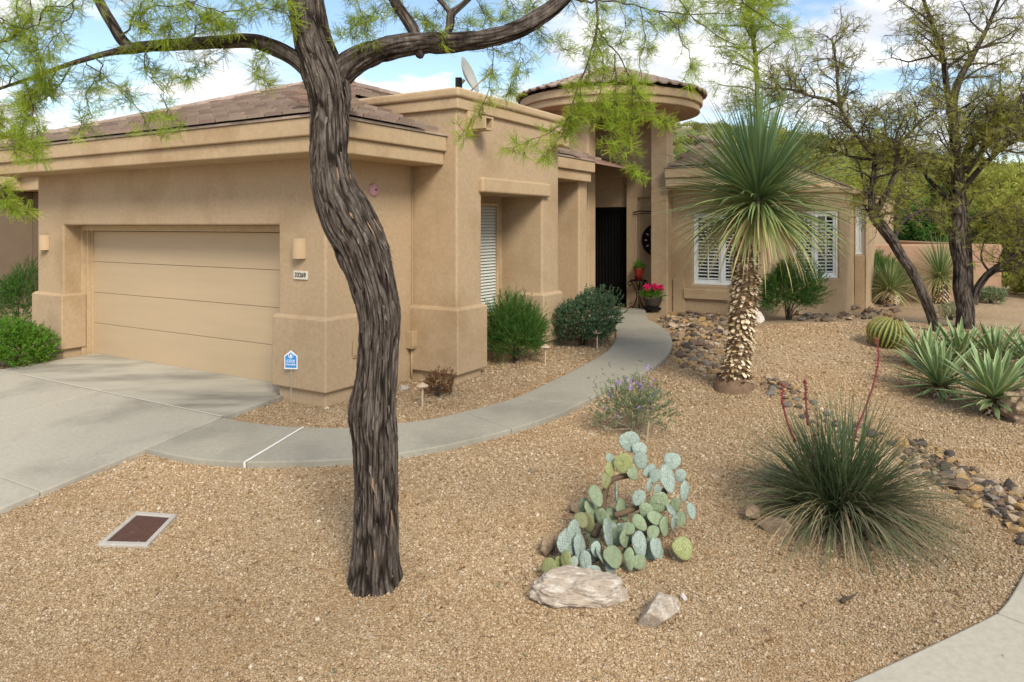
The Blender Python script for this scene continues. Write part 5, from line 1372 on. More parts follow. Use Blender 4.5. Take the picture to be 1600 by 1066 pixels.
# ------------------------------------------------------------------ prickly pear: every pad a part
random.seed(81)
def pad_material(name, c):
    m = bpy.data.materials.new(name); m.use_nodes = True; N, Lk = m.node_tree.nodes, m.node_tree.links
    p = N['Principled BSDF']; p.inputs['Roughness'].default_value = .6; p.inputs['Specular IOR Level'].default_value = .25
    tc = N.new('ShaderNodeTexCoord'); vo = N.new('ShaderNodeTexVoronoi'); vo.inputs['Scale'].default_value = 11; vo.inputs['Randomness'].default_value = .30; Lk.new(tc.outputs['Object'], vo.inputs['Vector'])
    mp = N.new('ShaderNodeMapping'); mp.inputs['Scale'].default_value = (1, .001, 1); mp.inputs['Rotation'].default_value = (0, .78, 0); Lk.new(tc.outputs['Object'], mp.inputs['Vector']); Lk.new(mp.outputs[0], vo.inputs['Vector'])
    mr = N.new('ShaderNodeMapRange'); mr.inputs['From Min'].default_value = .20; mr.inputs['From Max'].default_value = .32; Lk.new(vo.outputs['Distance'], mr.inputs['Value'])
    nz = N.new('ShaderNodeTexNoise'); nz.inputs['Scale'].default_value = 9; nz.inputs['Detail'].default_value = 5; Lk.new(tc.outputs['Object'], nz.inputs['Vector'])
    hs = N.new('ShaderNodeHueSaturation'); hs.inputs['Color'].default_value = (*c, 1); m2 = N.new('ShaderNodeMapRange'); m2.inputs['To Min'].default_value = .78; m2.inputs['To Max'].default_value = 1.2; Lk.new(nz.outputs['Fac'], m2.inputs['Value'])
    oi = N.new('ShaderNodeObjectInfo'); m3 = N.new('ShaderNodeMapRange'); m3.inputs['To Min'].default_value = .82; m3.inputs['To Max'].default_value = 1.15; Lk.new(oi.outputs['Random'], m3.inputs['Value'])
    ml = N.new('ShaderNodeMath'); ml.operation = 'MULTIPLY'; Lk.new(m2.outputs[0], ml.inputs[0]); Lk.new(m3.outputs[0], ml.inputs[1]); Lk.new(ml.outputs[0], hs.inputs['Value'])
    mx = N.new('ShaderNodeMix'); mx.data_type = 'RGBA'; Lk.new(mr.outputs[0], mx.inputs['Factor']); mx.inputs['A'].default_value = (.13, .135, .065, 1); Lk.new(hs.outputs[0], mx.inputs['B']); Lk.new(mx.outputs['Result'], p.inputs['Base Color'])
    bp = N.new('ShaderNodeBump'); bp.inputs['Strength'].default_value = .5; bp.inputs['Distance'].default_value = .004; bp.invert = True; Lk.new(mr.outputs[0], bp.inputs['Height']); Lk.new(bp.outputs[0], p.inputs['Normal'])
    return m
PADM = {'b': pad_material('pad_blue', (.265, .325, .285)), 'g': pad_material('pad_green', (.225, .28, .17)), 'y': pad_material('pad_yellow', (.245, .265, .11)), 'd': pad_material('pad_old', (.19, .19, .09))}
def pad_mesh(name, m):
    b = MB(); nu, nv = 20, 12; vs = []
    for j in range(nv + 1):
        ph = math.pi * j / nv
        for i in range(nu):
            q = 2 * math.pi * i / nu; zz = math.sin(ph) * math.sin(q); xx = math.sin(ph) * math.cos(q); yy = math.cos(ph)
            k = 0.80 + 0.20 * sstep(-1.0, .5, zz); vs.append((.5 * xx * float(k), .082 * np.sign(yy) * abs(yy) ** .8 * (1 - .12 * math.sin(q * 3)), .5 * zz))
    b.add(vs, [(j * nu + i, j * nu + (i + 1) % nu, (j + 1) * nu + (i + 1) % nu, (j + 1) * nu + i) for j in range(nv) for i in range(nu)]); return b.mesh(name, m, True)
def bent(me, s):
    r_ = random.Random(s); a, c, e = r_.uniform(-.16, .16), r_.uniform(-.12, .12), r_.uniform(.85, 1.15)
    for v in me.vertices:
        x, y, z = v.co; k_ = 1 + .10 * mnoise.noise(Vector((x * 3 + s, z * 3, s))); v.co = (x * k_ * e + c * z * z, y + a * (z * z + .6 * x * z) + .03 * mnoise.noise(Vector((x * 4, z * 4, s + 9))), z * k_)
    me.update(); return me
PADS = {k: [bent(pad_mesh('pad_%s_%d' % (k, i), m), i * 3.3 + len(k)) for i in range(4)] for k, m in PADM.items()}
pb = G(955, 880); pear = thing('prickly_pear', 'sprawling blue-grey prickly pear cactus behind the pale boulders', 'cactus', (pb.x, pb.y, pb.z))
PL = [(575,95,95,85,0,'b',20),(625,135,80,65,15,'b',10),(630,188,78,72,-10,'b',-15),(480,178,50,45,20,'b',30),(545,200,85,85,0,'y',5),(592,250,65,60,-20,'g',20),(675,238,84,48,-25,'b',30),(785,190,85,75,10,'b',-20),(760,278,78,120,-4,'b',10),
 (825,262,52,58,15,'b',-30),(843,340,66,92,12,'b',20),(720,395,125,88,-55,'g',0),(620,370,55,68,25,'b',-25),(412,360,75,95,0,'g',10),(510,345,60,80,0,'b',68),(440,467,60,88,0,'g',-15),(305,545,72,112,-8,'b',15),(332,608,60,108,18,'b',45),(360,688,72,100,-15,'b',-10),
 (470,545,70,132,14,'b',60),(495,660,95,95,10,'g',15),(625,600,80,112,-4,'b',-5),(705,615,64,90,12,'b',40),(620,685,82,62,0,'g',20),(570,520,55,50,0,'g',-40),(625,492,66,76,-25,'g',10),(878,435,50,74,8,'b',20),(825,473,56,72,14,'g',-20),(745,510,52,82,4,'g',35),
 (838,617,110,95,-10,'y',10),(780,430,70,92,10,'b',65),(480,715,50,46,25,'b',-30),(395,740,72,72,40,'b',30),(185,710,84,78,-35,'y',-10),(255,780,65,92,-8,'y',15),(275,590,70,112,-12,'b',62),(410,620,46,62,0,'b',20),(370,490,76,82,-10,'d',-25),(700,470,92,62,20,'g',30),
 (265,680,62,92,-28,'y',-35),(430,650,70,92,15,'b',66),(382,430,50,82,5,'g',50),(460,285,56,76,28,'d',30),(800,402,46,62,0,'g',-30),(550,570,46,82,-6,'g',45),(575,670,52,92,-8,'g',-30),(790,490,52,72,10,'b',55),(305,685,42,52,0,'b',-20),(480,230,44,62,-8,'y',50),(700,262,44,62,15,'b',-45),
 (672,312,48,62,20,'b',35),(690,540,62,66,10,'g',-15),(712,330,40,44,0,'b',10),(655,430,74,60,40,'g',-20),(340,480,70,70,-15,'d',25),(230,690,55,60,30,'y',40)]
for _ in range(26):                       # inner pads, further back
    zx, zy = random.uniform(330, 760), random.uniform(420, 690)
    PL.append((zx, zy, random.uniform(55, 85), random.uniform(70, 100), random.uniform(-30, 30), random.choice('bbgggd'), random.uniform(-60, 60)))
for i, (zx, zy, w, h, rot, kc, yaw) in enumerate(PL):
    px, py = 800 + zx * .319, 660 + zy * .319; Yd = pb.y - .18 + (885 - py) / 200 * .75 + random.uniform(-.05, .05) + (.16 if i >= 56 else 0); k = 1 / FPX * Yd * .319
    c = at(px, py, Yd); yw = math.radians(yaw)
    o = bpy.data.objects.new('pad', PADS[kc][i % 4]); COL.objects.link(o); o.parent = pear; o.location = c - pear.location
    o.rotation_euler = (math.radians(random.uniform(-42, 4)), math.radians(rot + random.uniform(-9, 9)), math.radians(yaw + random.uniform(-16, 16)))
    o.scale = (w * k / max(.45, math.cos(yw)) * 1.06, max(w, h) * k * 1.1, h * k * 1.14)
for (pp, r0) in (([(470, 300), (505, 275), (560, 262), (600, 262)], .022), ([(500, 455), (540, 445), (590, 425), (630, 405)], .022), ([(400, 560), (440, 470), (450, 380), (465, 300)], .026), ([(640, 560), (690, 480), (720, 420), (750, 330)], .024), ([(520, 640), (560, 560), (600, 500), (640, 440)], .024)):
    P = [at(800 + x * .319, 660 + y * .319, pb.y - .10 + (885 - (660 + y * .319)) / 200 * .75) - pear.location for x, y in pp]; b = MB(); b.tube([Vector(r) for r in spline([tuple(p) for p in P], 10)], r0, 8); b.build('stem', M['soil'], pear, smooth=True)

# ------------------------------------------------------------------ stones
def rock_mesh(name, m, sub=3, flat=.6, rough=.28, seed=0.0, facets=0):
    bm = bmesh.new(); bmesh.ops.create_icosphere(bm, subdivisions=sub, radius=.5)
    for v in bm.verts:
        n = v.co.normalized(); k = 1 + rough * (mnoise.noise(n * 1.6 + Vector((seed, seed * .7, 3))) + .5 * mnoise.noise(n * 3.7 + Vector((seed, 1, seed))) + .22 * mnoise.noise(n * 9 + Vector((1, seed, 2))))
        v.co = n * .5 * k
    rnd = random.Random(int(seed * 10))
    for _ in range(facets):
        nn = Vector((rnd.gauss(0, 1), rnd.gauss(0, 1), rnd.gauss(0, .8))).normalized(); dd = rnd.uniform(.22, .36)
        for v in bm.verts:
            e = v.co.dot(nn) - dd
            if e > 0: v.co -= nn * e * .93
    for v in bm.verts: v.co.z *= flat
    me = bpy.data.meshes.new(name); bm.to_mesh(me); bm.free(); me.materials.append(m)
    me.polygons.foreach_set('use_smooth', [facets == 0] * len(me.polygons)); me.update(); return me
def boulder(px0, px1, py_base, label, m, h, seed, dep=.7, rot=0.0, name='boulder', sink=.12, facets=6, tilt=0.0):
    a, c = G(px0, py_base), G(px1, py_base); w = (c - a).length; g = (a + c) * .5
    me = rock_mesh(name, m, 5 if w > .35 else 4, 1.0, .26, seed, facets)
    o = new_obj(name, me, None, (g.x, g.y + w * dep * .40, float(H(g.x, g.y + w * dep * .4)) + h * (.42 - sink)), (0, tilt, rot), (w * 1.06, w * dep, h * 1.15)); tag(o, label, 'rock'); return o
boulder(835, 985, 950, 'long pale speckled boulder under the prickly pear', M['boulder'], .22, 1.3, .50, .06, tilt=.05, sink=.24, facets=1)
boulder(993, 1064, 985, 'smaller pale angular rock in front, beside the long boulder', M['boulder'], .22, 4.2, .75, .2, tilt=-.12, sink=.22, facets=3)
boulder(838, 868, 872, 'brownish rock left of the prickly pear', M['boulder_tan'], .14, 6.1, .8)
boulder(858, 885, 866, 'small dark brown rock tucked behind the left cactus pads', M['boulder_tan'], .13, 7.7, .8)
boulder(889, 920, 806, 'rounded brown rock behind the prickly pear', M['boulder_tan'], .14, 8.8, .8)
boulder(1176, 1198, 505, 'white rock behind the tall yucca trunk', M['rock_white'], .30, 2.9, .8)
boulder(1596, 1690, 668, 'large rounded tan boulder at the picture edge by the agaves', M['boulder_tan'], .42, 12.4, .8, facets=2)
boulder(1162, 1200, 815, 'flat tan edging stone left of the red yucca', M['boulder_tan'], .14, 15.2, .6, .5)
boulder(1186, 1245, 838, 'long brown edging stone under the red yucca blades', M['boulder_tan'], .14, 16.3, .5, -.5)
boulder(1190, 1226, 752, 'grey stone half hidden behind the red yucca', M['boulder'], .14, 17.3, .6)
boulder(1064, 1074, 940, 'tiny white stone right of the angular rock', M['rock_white'], .05, 18.1, .8, facets=3)
boulder(827, 840, 740, 'lone small tan stone on the gravel near the walkway', M['boulder_tan'], .05, 19.1, .9, facets=0)
boulder(622, 638, 612, 'bluish grey cobble at the garage wall beside the trunk', M['boulder'], .09, 20.1, .9, facets=0)

random.seed(91)
RM = [[rock_mesh('river_rock_%d_%d' % (i, j), ROCKM[i], 2, .62, .34, i * 3.1 + j * 7.7 + 1, 7 + j) for j in range(3)] for i in range(6)]
def bed(poly_px, n, smin, smax, label, group, weights):
    poly = [(lambda q: (q.x, q.y))(G(*p)) for p in poly_px]; xs = [p[0] for p in poly]; ys = [p[1] for p in poly]; done = []; tries = 0
    MASKS_SOFT.append(poly)
    while len(done) < n and tries < n * 60:
        tries += 1; x, y = random.uniform(min(xs), max(xs)), random.uniform(min(ys), max(ys)); s = random.uniform(smin, smax) * random.choice((1, 1, 1.25, .75))
        if not inside(poly, np.array([x]), np.array([y]))[0] or inside(MASKS[1], np.array([x]), np.array([y]))[0]: continue
        if any((x - a) ** 2 + (y - c) ** 2 < (.36 * (s + t)) ** 2 for a, c, t in done): continue
        done.append((x, y, s)); i = random.choices(range(6), weights)[0]
        o = new_obj('river_rock', random.choice(RM[i]), None, (x, y, float(H(x, y)) + s * .16), (random.uniform(-.3, .3), random.uniform(-.3, .3), random.uniform(0, 6.3)), (s * random.uniform(.85, 1.3), s * random.uniform(.7, 1), s * random.uniform(.7, 1.05)))
        cn = ('charcoal', 'dark grey', 'ochre', 'tan', 'brown', 'pale')[i]; big = s > .5 * (smin + smax)
        tag(o, '%s %s %s' % ('bigger' if big else 'small', cn, label), 'rock', group)
    m = n * 5; x = rng.uniform(min(xs), max(xs), m); y = rng.uniform(min(ys), max(ys), m); kp = inside(poly, x, y) & ~inside(MASKS[1], x, y); x, y = x[kp], y[kp]; m = len(x); s = rng.uniform(.45, .9, m) * smin
    FILL.append((np.stack([x, y, H(x, y) + s * .1], 1), s))
    print(group, len(done), m)
MASKS_SOFT = []; FILL = []
bed([(1405, 690), (1440, 688), (1490, 715), (1545, 745), (1600, 775), (1650, 800), (1650, 880), (1600, 850), (1560, 815), (1490, 775), (1440, 745), (1400, 715)], 100, .09, .16, 'river rock in the dry creek by the sidewalk corner', 'river rocks of the creek at the picture edge', (4, 2, 3, 3, 4, 1))
bed([(1022, 502), (1040, 494), (1075, 490), (1150, 492), (1150, 515), (1135, 530), (1125, 548), (1130, 575), (1128, 600), (1095, 583), (1068, 577), (1052, 560), (1054, 535), (1044, 513)], 135, .11, .20, 'river rock between curved walkway and tall yucca', 'river rocks beside the curved walkway', (3, 1, 4, 2, 4, 1))
bed([(1240, 492), (1262, 478), (1320, 478), (1350, 466), (1400, 470), (1425, 478), (1410, 490), (1350, 500), (1300, 503), (1240, 503)], 50, .13, .24, 'rock lying along the bay window wall', 'rocks along the bay window wall', (4, 2, 1, 2, 4, 1))
bed([(1180, 592), (1200, 590), (1240, 605), (1262, 622), (1300, 650), (1380, 680), (1400, 700), (1360, 705), (1290, 675), (1235, 640), (1190, 612)], 42, .08, .15, 'river rock behind the red yucca', 'river rocks behind the red yucca', (3, 3, 1, 1, 3, 1))

PC_ROCK = proto_collection('river_rock', [RM[i][j] for i in (0, 4, 2, 3, 4, 0) for j in (0, 2)])
fp_ = np.vstack([f[0] for f in FILL]); fs_ = np.concatenate([f[1] for f in FILL]); nf = len(fp_)
tag(scatter('rock_chips', fp_, rng.uniform(-3, 3, (nf, 3)), fs_, rng.integers(0, len(PC_ROCK.objects), nf), PC_ROCK), 'small dark and ochre rock chips filling the dry creek beds', 'rock chips')
# ------------------------------------------------------------------ shrubs
def shrub(name, label, base, rx, rz, coll, n, twig_m='twig', sc=(.8, 1.3), cat='shrub', upness=.5, stems=26, shell=.55, zoff=0.0, group=None, lump=.5):
    root = thing(name, label, cat, base, group=group); T = Twigs()
    ax = [Vector((random.gauss(0, 1), random.gauss(0, 1), random.gauss(0, 1))).normalized() for _ in range(9)]; am = [random.uniform(-lump, lump) for _ in ax]
    def rad(d): return 1 + sum(a * max(0, d.dot(x)) ** 3 for a, x in zip(am, ax))
    for i in range(stems):
        d = rand_dir(random.uniform(.1, 1.5)); e = Vector((d.x * rx * rad(d) * .85, d.y * rx * rad(d) * .85, zoff + abs(d.z) * rz * 1.7 * .85)); m_ = e * .5 + Vector((random.gauss(0, rx * .1), random.gauss(0, rx * .1), rz * .12))
        T.line([Vector((random.gauss(0, .03), random.gauss(0, .03), -.02)), m_ * .5 + Vector((0, 0, rz * .1)), m_, e], .008, .002, 4)
    for i in range(n):
        d = rand_dir(math.asin(random.uniform(-.75, 1))); k = (shell + (1 - shell) * random.random() ** .6) * rad(d) * .92 * (1 + abs(random.gauss(0, .12)))
        p = Vector((d.x * rx * k, d.y * rx * k, zoff + rz + d.z * rz * k))
        if p.z < .02: p.z = random.uniform(.02, .1)
        T.p.append(tuple(p)); T.d.append(tuple((d + Vector((0, 0, upness)) + Vector((random.gauss(0, .5), random.gauss(0, .5), random.gauss(0, .4)))).normalized()))
    T.finish(root, coll, twig_m, sc, name='foliage', twig_name='stems'); return root
random.seed(101)
shrub('shrub', 'feathery green shrub in front of the recessed blind window', G(805, 566), .46, .46, PC_NEEDLE, 2600, upness=1.0, shell=.3)
shrub('shrub', 'rounded grey-green shrub between the block and the entry', G(912, 540), .50, .46, PC_GREY, 2600, shell=.5)
shrub('shrub', 'loose green shrub behind the tall yucca at the bay window', G(1232, 500), .66, .62, PC_GREEN, 2600, shell=.35, sc=(1, 1.7), upness=.8)
shrub('shrub', 'bright green clipped shrub beside the driveway apron', Vector((at(26, 570, 11.9).x, 11.9, float(H(at(26, 570, 11.9).x, 11.9)))), .42, .32, PC_BRIGHT, 1900, shell=.5)
shrub('shrub', 'tall dark green shrub behind the garage corner', Vector((at(30, 500, 14.6).x, 14.6, float(H(at(30, 500, 14.6).x, 14.6)))), .55, .78, PC_GREEN, 1900, shell=.35, upness=.8, sc=(1, 1.6))
shrub('shrub', 'small rusty brown shrub at the foot of the block', G(684, 618), .20, .16, PC_RUST, 330, shell=.2, stems=30, sc=(.6, 1.0))
shrub('shrub', 'small grey-green shrub in front of the garden wall end', G(1548, 474), .28, .20, PC_SAGE, 700, shell=.4, sc=(1, 1.6))
shrub('shrub', 'wispy green shrub against the garden wall by the bay', G(1372, 470), .62, .60, PC_NEEDLE, 1100, shell=.3, sc=(1.2, 1.9), upness=1.2)
shrub('shrub', 'sparse yellow-green weed between the two mesquite trunks', G(1485, 500), .22, .16, PC_SAGE, 220, shell=.2, sc=(.8, 1.2))
# flowering shrub by the walkway
fb = G(990, 678); fl = shrub('flowering_shrub', 'sprawling shrub with small purple flowers beside the walkway', fb, .40, .30, PC_SAGE, 620, 'twig_pale', (.7, 1.1), shell=.10, stems=60, upness=.9)
PC_PURPLE = sprigs('purple_flower', 'petal_purple', 9, .02, .018, .006, 1.2)
n_ = 26; dd = np.array([tuple(rand_dir(random.uniform(.1, 1.5))) for _ in range(n_)]); pp = dd * np.array([.36, .36, .50]) + np.array([0, 0, .10])
extra = [(952, 566), (1016, 574), (1022, 596), (1022, 620), (1033, 616), (1008, 625), (1018, 640), (966, 642), (956, 616), (1004, 602)]
pp = np.vstack([pp, np.array([tuple(at(x, y, fb.y + .02) - fb) for x, y in extra])]); n_ = len(pp)
scatter('flowers', pp, eul_from_dirs(rng.normal(size=(n_, 3))), rng.uniform(1.0, 1.9, n_), rng.integers(0, 3, n_), PC_PURPLE, fl)
T = Twigs()
for (x, y) in extra + [(918, 588), (932, 592), (974, 572), (940, 575), (925, 605), (997, 560)]:
    e = at(x, y, fb.y) - fb; T.line([Vector((0, 0, .05)), e * .45 + Vector((0, 0, .06)), e], .003, .0012, 4); T.leaves([e * .6, e], .05)
T.finish(fl, PC_SAGE, 'twig_pale', (.5, .8), name='foliage', twig_name='stems')
stake = MB(); s0 = G(1009, 690); s1 = at(1014, 659, s0.y); stake.tube([s0 - Vector((0, 0, .05)), s1], [.011, .010], 6); tag(stake.build('plant_stake', M['twig_pale'], None), 'grey wooden stake standing in front of the flowering shrub', 'stake')
# ------------------------------------------------------------------ fixtures on and around the house
HM = Matrix.Translation((HX, HY, 0)) @ Matrix.Rotation(HANG, 4, 'Z')
def hthing(name, label, cat, lx, ly, z, rz=0.0, group=None):
    p = to_world(lx, ly, z); return thing(name, label, cat, p, HANG + rz, group)
for lx, lab in ((-0.45, 'half-round tan wall lamp above the house number'), (-6.72, 'half-round tan wall lamp on the far garage pier')):
    r = hthing('wall_lamp', lab, 'wall lamp', lx, 0, 2.0, group='garage wall lamps'); b = MB(); pr = []
    for i in range(13): q = math.pi * i / 12; pr.append((.105 * math.cos(q), -.105 * math.sin(q) - .002))
    inn = [(x * .92, y * .92) for x, y in pr]; n = 13
    vs = [(x, y, -.13) for x, y in pr] + [(x, y, .13) for x, y in pr] + [(x, y, -.13) for x, y in inn] + [(x, y, .13) for x, y in inn]
    f = [(i, i + 1, n + i + 1, n + i) for i in range(n - 1)] + [(2 * n + i + 1, 2 * n + i, 3 * n + i, 3 * n + i + 1) for i in range(n - 1)] + [(n + i, n + i + 1, 3 * n + i + 1, 3 * n + i) for i in range(n - 1)] + [(i + 1, i, 2 * n + i, 2 * n + i + 1) for i in range(n - 1)]
    b.add(vs, f); b.build('lamp_shade', M['sconce'], r)
    b = MB(); b.box(-.06, .06, -.03, -.002, -.08, .08); b.build('back_plate', M['tan_box'], r)
    b = MB(); b.lathe([(0, -.05), (.03, -.04), (.035, .02), (0, .06)], 10, (0, -.05)); b.build('bulb', M['white_paint'], r, smooth=True)

def text_obj(name, s, size, m, parent, loc, rot, bold=False, ext=.0015):
    c = bpy.data.curves.new(name, 'FONT'); c.body = s; c.size = size; c.align_x = 'CENTER'; c.align_y = 'CENTER'; c.extrude = ext; c.materials.append(m)
    if bold: c.offset = size * .018
    o = bpy.data.objects.new(name, c); COL.objects.link(o); dg = bpy.context.evaluated_depsgraph_get(); me = bpy.data.meshes.new_from_object(o.evaluated_get(dg)); bpy.data.objects.remove(o)
    o = bpy.data.objects.new(name, me); COL.objects.link(o); o.parent = parent; o.location = loc; o.rotation_euler = rot; return o
r = hthing('house_number_plaque', 'cream plaque with black number 33269 under the wall lamp', 'plaque', -.43, 0, 1.655)
b = MB(); b.box(-.125, .125, -.022, -.001, -.055, .055); b.build('plate', M['plaque'], r, bevel=.004)
text_obj('numerals', '33269', .082, M['ink'], r, (0, -.0245, 0), (math.radians(90), 0, 0), True)

# yard sign
sg = G(455, 632); r = thing('yard_sign', 'small blue house-shaped security sign on a stake by the garage', 'sign', sg, math.radians(-10))
k = sg.y / FPX; b = MB(); b.tube([(0, 0, -.05), (0, 0, 80 * k)], .005, 6); b.build('stake', M['dish_grey'], r)
def house_shape(s, y): w, h = 11.0 * k * s, 25 * k * s; zc = 69 * k; return [(-w, y, zc - h * .55), (w, y, zc - h * .55), (w, y, zc + h * .28), (0, y, zc + h * .62), (-w, y, zc + h * .28)]
def plate(name, m, s, y0, y1):
    b = MB(); A = house_shape(s, y0); B = house_shape(s, y1); b.add(A + B, [(0, 1, 2, 3, 4), (9, 8, 7, 6, 5)] + [(i, 5 + i, 5 + (i + 1) % 5, (i + 1) % 5) for i in range(5)]); return b.build(name, m, r)
plate('border', M['sign_white'], 1.0, -.008, -.002); plate('face', M['sign_blue'], .84, -.0105, -.0082)
text_obj('lettering', 'COX', 6.4 * k, M['sign_white'], r, (0, -.0125, 67.5 * k), (math.radians(90), 0, 0), True)
text_obj('lettering', 'Homelife', 4.2 * k, M['sign_white'], r, (0, -.0125, 62.5 * k), (math.radians(90), 0, 0), True)
b = MB(); b.tube([(4.2 * k * math.cos(t * .5236), -.012, 76.5 * k + 4.2 * k * math.sin(t * .5236)) for t in range(13)], .0035, 5); b.build('emblem', M['sign_white'], r)
b = MB(); b.add([(-2.4 * k, -.012, 76 * k), (2.4 * k, -.012, 76 * k), (0, -.012, 79 * k), (-1.6 * k, -.012, 73.5 * k), (1.6 * k, -.012, 73.5 * k), (1.6 * k, -.012, 76 * k), (-1.6 * k, -.012, 76 * k)], [(0, 1, 2), (3, 4, 5, 6)]); b.build('emblem', M['sign_white'], r)

def side_pt(px, lx=0.0):            # house y of a photo column on a wall plane lx = const
    a = (px - 800) / FPX; bx_, by_ = HX + lx * CA, HY - lx * SA
    return (a * by_ - bx_) / (SA - a * CA)
ly = side_pt(583); r = hthing('alarm_bell', 'round pink alarm bell high on the garage side wall', 'bell', 0, ly, CAMZ + 55 / FPX * (HY + ly * CA), math.radians(90))
b = MB(); b.lathe([(0, .05), (.03, .048), (.075, .036), (.088, .012), (.088, 0)], 24); o = b.build('gong', M['bell'], r, smooth=True); o.rotation_euler = (math.radians(90), 0, 0)
b = MB(); b.lathe([(0, .062), (.012, .060), (.014, .045)], 10); o = b.build('screw', M['ink'], r, smooth=True); o.rotation_euler = (math.radians(90), 0, 0)
ly = side_pt(608); o = MB(); o.box(-.035, .035, -.006, 0, -.035, .035); o.box(-.008, .008, -.010, -.006, -.008, .008)
o = o.build('cover_plate', M['stucco_trim'], None); p = to_world(0, ly, CAMZ + 55 / FPX * (HY + ly * CA)); o.location = p; o.rotation_euler = (0, 0, HANG + math.radians(90)); tag(o, 'small square cover plate beside the alarm bell', 'cover plate')
def wallbox(px, py, w, h, lab, name='utility_box', dep=.09):
    ly = side_pt(px); Yd = HY + ly * CA; z = CAMZ + (HOR - py) / FPX * Yd; r = hthing(name, lab, 'utility box', 0, ly, z, math.radians(90))
    b = MB(); b.box(-w / 2, w / 2, -dep, 0, -h / 2, h / 2); b.build('case', M['tan_box'], r, bevel=.01)
    b = MB(); b.box(-w / 2 - .008, w / 2 + .008, -dep - .012, -dep + .02, -h / 2 + .03, h / 2 + .012); b.build('lid', M['tan_box'], r, bevel=.008)
    b = MB(); b.tube([(0, -.04, -h / 2 + .01), (0, -.04, -z + .02)], .016, 8); b.build('conduit', M['tan_box'], r, smooth=True)
wallbox(551, 545, .15, .22, 'tan utility box on the garage side left of the trunk')
wallbox(640, 530, .17, .25, 'tan utility box on the garage side right of the trunk', dep=.12)
ly = BF - .03; b = MB(); b.tube([(0.018, ly, .9), (.018, ly, 3.14)], .008, 6); o = b.build('cable', M['tan_box'], None); o.matrix_world = HM; tag(o, 'thin painted cable running up the inside wall corner', 'cable')

for px, py, top, lab in ((660, 636, 598, 'mushroom path light beside the rusty shrub'), (852, 570, 538, 'mushroom path light in front of the feathery shrub'), (933, 546, 516, 'path light by the rounded grey-green shrub')):
    g = G(px, py); h = (py - top) / FPX * g.y; r = thing('path_light', lab, 'path light', g, group='garden path lights')
    b = MB(); b.tube([(0, 0, -.05), (0, 0, h * .80)], .013, 8); b.build('post', M['lamp_tan'], r)
    b = MB(); b.lathe([(.016, h * .80), (.03, h * .81), (.03, h * .86), (.078, h * .86), (.070, h * .90), (.022, h * .97), (.02, h), (0, h * 1.01)], 16); b.build('cap', M['lamp_tan'], r, smooth=False)

# valve box set in the gravel
q = [G(*p, .02) for p in [(152, 851), (230, 853), (277, 804), (213, 799)]]; c = sum(q, Vector()) / 4
r = thing('valve_box', 'rectangular utility box in the gravel with brown lid and grey rim', 'utility box', c)
def quad(s): return [((p - c).x * s, (p - c).y * s) for p in q]
b = MB(); O, I = quad(1.0), quad(.80)
zc = lambda x, y: float(H(c.x + x, c.y + y)) - c.z + .025
vs = [(x, y, zc(x, y)) for x, y in O] + [(x, y, zc(x, y)) for x, y in I] + [(x, y, zc(x, y) - .12) for x, y in O] + [(x, y, zc(x, y) - .05) for x, y in I]
f = [(i, (i + 1) % 4, 4 + (i + 1) % 4, 4 + i) for i in range(4)] + [(8 + i, 8 + (i + 1) % 4, (i + 1) % 4, i) for i in range(4)] + [(4 + i, 4 + (i + 1) % 4, 12 + (i + 1) % 4, 12 + i) for i in range(4)]
b.add(vs, f); b.build('rim', M['rim_grey'], r, bevel=.008)
b = MB(); b.prism(quad(.785), lambda x, y: zc(x, y) - .06, lambda x, y: zc(x, y) - .008); b.build('lid', M['lid_brown'], r, bevel=.004)
MASKS.append([(p.x, p.y) for p in q])

# satellite dish behind the parapet
sd = at(727, 120, 12.0); r = thing('satellite_dish', 'grey satellite dish on the flat roof behind the parapet', 'satellite dish', sd)
b = MB(); b.tube([(-.09, .1, -.95), (-.09, .1, -.12), (-.02, .06, -.04)], .025, 8); b.build('mast', M['dish_grey'], r, smooth=True)
b = MB(); b.lathe([(0, 0), (.12, .012), (.22, .042), (.31, .085), (.315, .092), (.31, .094), (.22, .052), (.12, .022), (0, .01)], 32); o = b.build('reflector', M['dish_grey'], r, smooth=True); o.rotation_euler = Vector((.92, -.25, .36)).to_track_quat('Z', 'Y').to_euler()
b = MB(); b.tube([(.05, 0, -.28), (.22, -.03, -.12), (.42, -.06, .05)], .013, 6); b.build('feed_arm', M['tan_box'], r, smooth=True)
b = MB(); b.box(.38, .47, -.10, -.02, .02, .11); b.build('receiver', M['dish_grey'], r, bevel=.01)
b = MB(); b.box(-.17, -.06, .04, .16, -.16, .0); b.build('bracket', M['ink'], r, bevel=.01)

